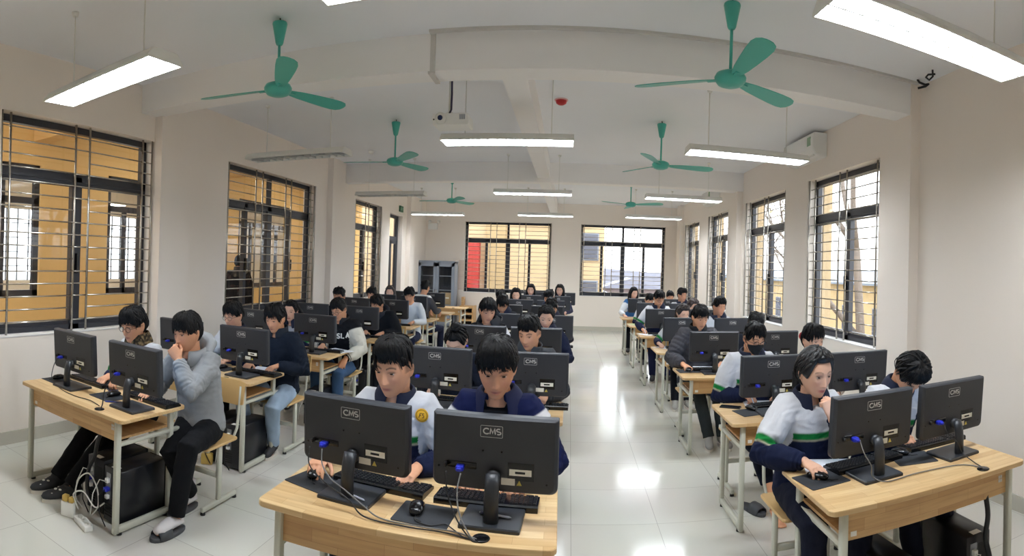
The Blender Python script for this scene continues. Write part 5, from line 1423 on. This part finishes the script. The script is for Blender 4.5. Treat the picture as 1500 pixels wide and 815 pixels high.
lead('black lead from the camouflage-collar boy\'s monitor across the left desk',[(-3.37,2.54,.955),(-3.37,2.5,.9),(-3.35,2.47,.8),(-3.2,2.45,.757),(-3.0,2.42,.756),(-2.85,2.43,.757),(-2.72,2.40,.754)],.003)
lead('black lead hanging from the grey hoodie boy\'s monitor to the grommet',[(-2.69,2.50,.955),(-2.70,2.45,.9),(-2.71,2.43,.84),(-2.70,2.41,.77),(-2.69,2.39,.754)],.004)
# cable bundle and power bits below the left front desk
lead('thick black cable bundle hanging below the left front desk',[(-2.72,2.44,.60),(-2.75,2.42,.5),(-2.80,2.44,.38),(-2.83,2.42,.30),(-2.80,2.38,.2),(-2.74,2.36,.12)],.014,name='cable_bundle')
lead('white lead curling behind the left desk towers',[(-2.82,2.36,.05),(-2.86,2.33,.12),(-2.84,2.34,.24),(-2.76,2.36,.30),(-2.70,2.38,.22),(-2.66,2.36,.12),(-2.70,2.34,.05)],.005,'white_cable')
lead('white lead looping low to the towers under the left desk',[(-2.80,2.31,.06),(-2.82,2.28,.16),(-2.74,2.30,.2),(-2.66,2.33,.12),(-2.60,2.36,.16)],.005,'white_cable')
lead('thin white lead on the floor by the power strip',[(-2.72,2.28,.03),(-2.66,2.26,.07),(-2.62,2.27,.04),(-2.65,2.30,.02),(-2.72,2.32,.02)],.004,'white_cable')
t = thing('power_adapter','white and brass plug box on the floor behind the left towers','power adapter',(-2.86,2.27,0),R(20))
MB().rbox(-.05,.05,-.016,.016,0,.10,.006).build('case',M['white_plastic'],t)
MB().rbox(-.04,.0,-.02,.02,.1,.14,.006).build('plug',mat('brass_plug',(196,164,84),.4),t); MB().rbox(.01,.045,-.02,.02,.1,.135,.006).build('plug',mat('brass_plug',(0,0,0)),t)
t = thing('power_strip','small white power strip flat on the floor by the left towers','power strip',(-2.70,2.27,0),R(-15))
MB().rbox(-.09,.09,-.03,.03,0,.035,.006).build('case',M['white_plastic'],t)
for s in (-.05,0,.05): MB().lathe([(0,.035),(.016,.035),(.016,.037),(0,.037)],(s,0,0),10).build('socket',M['lamp_housing'],t)
t = thing('power_adapter','brass coloured plug lying behind the grey hoodie boy\'s chair','power adapter',(-2.82,3.72,0),R(30))
MB().rbox(-.05,.05,-.03,.03,0,.09,.01).build('case',mat('brass_plug',(0,0,0)),t); MB().tube([(0,0,.09),(.03,-.02,.16),(.0,.03,.2),(-.05,.02,.26),(-.06,.02,.4)],.006,6).build('cable',M['cable'],t)
lead('black cable bundle hanging below the right front desk',[(2.06,2.16,.60),(2.06,2.14,.5),(2.055,2.15,.38),(2.07,2.13,.25),(2.05,2.17,.13)],.016,name='cable_bundle')
t = thing('slipper','empty dark rubber slipper on the floor by the masked boy\'s bare foot','slipper',(1.385,3.87,0),R(200))
slipper_mesh(t, M['sandal'])

# pens in writing hands
for k, lb in (('R2l','white pen in the hand of the masked boy'),('R5l','white pen in the hand of the glasses boy on the right aisle')):
    root, jk, nf = INFO[k]; W, Fd, U, cu, kd = nf['W'][-1]; o = Vector(root.location)
    q = o+W+Fd*.10; pen(lb, tuple(q+Vector((.005,-.02,-.035))), tuple(q+Vector((-.03,.05,.09))))
# ------------------------------------------------------------------ light and camera
w = bpy.data.worlds.new('overcast'); scene.world = w; w.use_nodes = True
bg = w.node_tree.nodes['Background']; bg.inputs['Color'].default_value = (.93,.96,1,1); bg.inputs['Strength'].default_value = 1.6
F, YAW, V0, PITCH, ROLL, CH = 806.3444, -.1054, 386.3426, -.0055, .0314, 1.7595
cam = bpy.data.cameras.new('panorama'); cam.type = 'PANO'; cam.panorama_type = 'CENTRAL_CYLINDRICAL'
cam.central_cylindrical_range_u_min = -750/F; cam.central_cylindrical_range_u_max = 750/F
cam.central_cylindrical_range_v_min = (V0-815)/F; cam.central_cylindrical_range_v_max = V0/F
cam.central_cylindrical_radius = 1
cam.clip_start = .01; cam.clip_end = 500
co = bpy.data.objects.new('camera', cam); col.objects.link(co)
Mw = Matrix.Rotation(ROLL,3,'Y') @ Matrix.Rotation(PITCH,3,'X') @ Matrix.Rotation(YAW,3,'Z')   # world -> (right, forward, up)
right, fwd, up = Mw[0], Mw[1], Mw[2]
rot = Matrix((right, up, -fwd)).transposed()
co.matrix_world = Matrix.Translation((0,0,CH)) @ rot.to_4x4()
scene.camera = co
vs = scene.view_settings
vs.view_transform = 'Standard'; vs.look = 'None'; vs.gamma = 1; vs.use_curve_mapping = False; vs.exposure = EXPO
scene.cycles.max_bounces = 10; scene.cycles.diffuse_bounces = 8; scene.cycles.glossy_bounces = 3; scene.cycles.transparent_max_bounces = 24
scene.cycles.use_denoising = True
scene.cycles.sample_clamp_indirect = 6
scene.cycles.caustics_reflective = False; scene.cycles.caustics_refractive = False
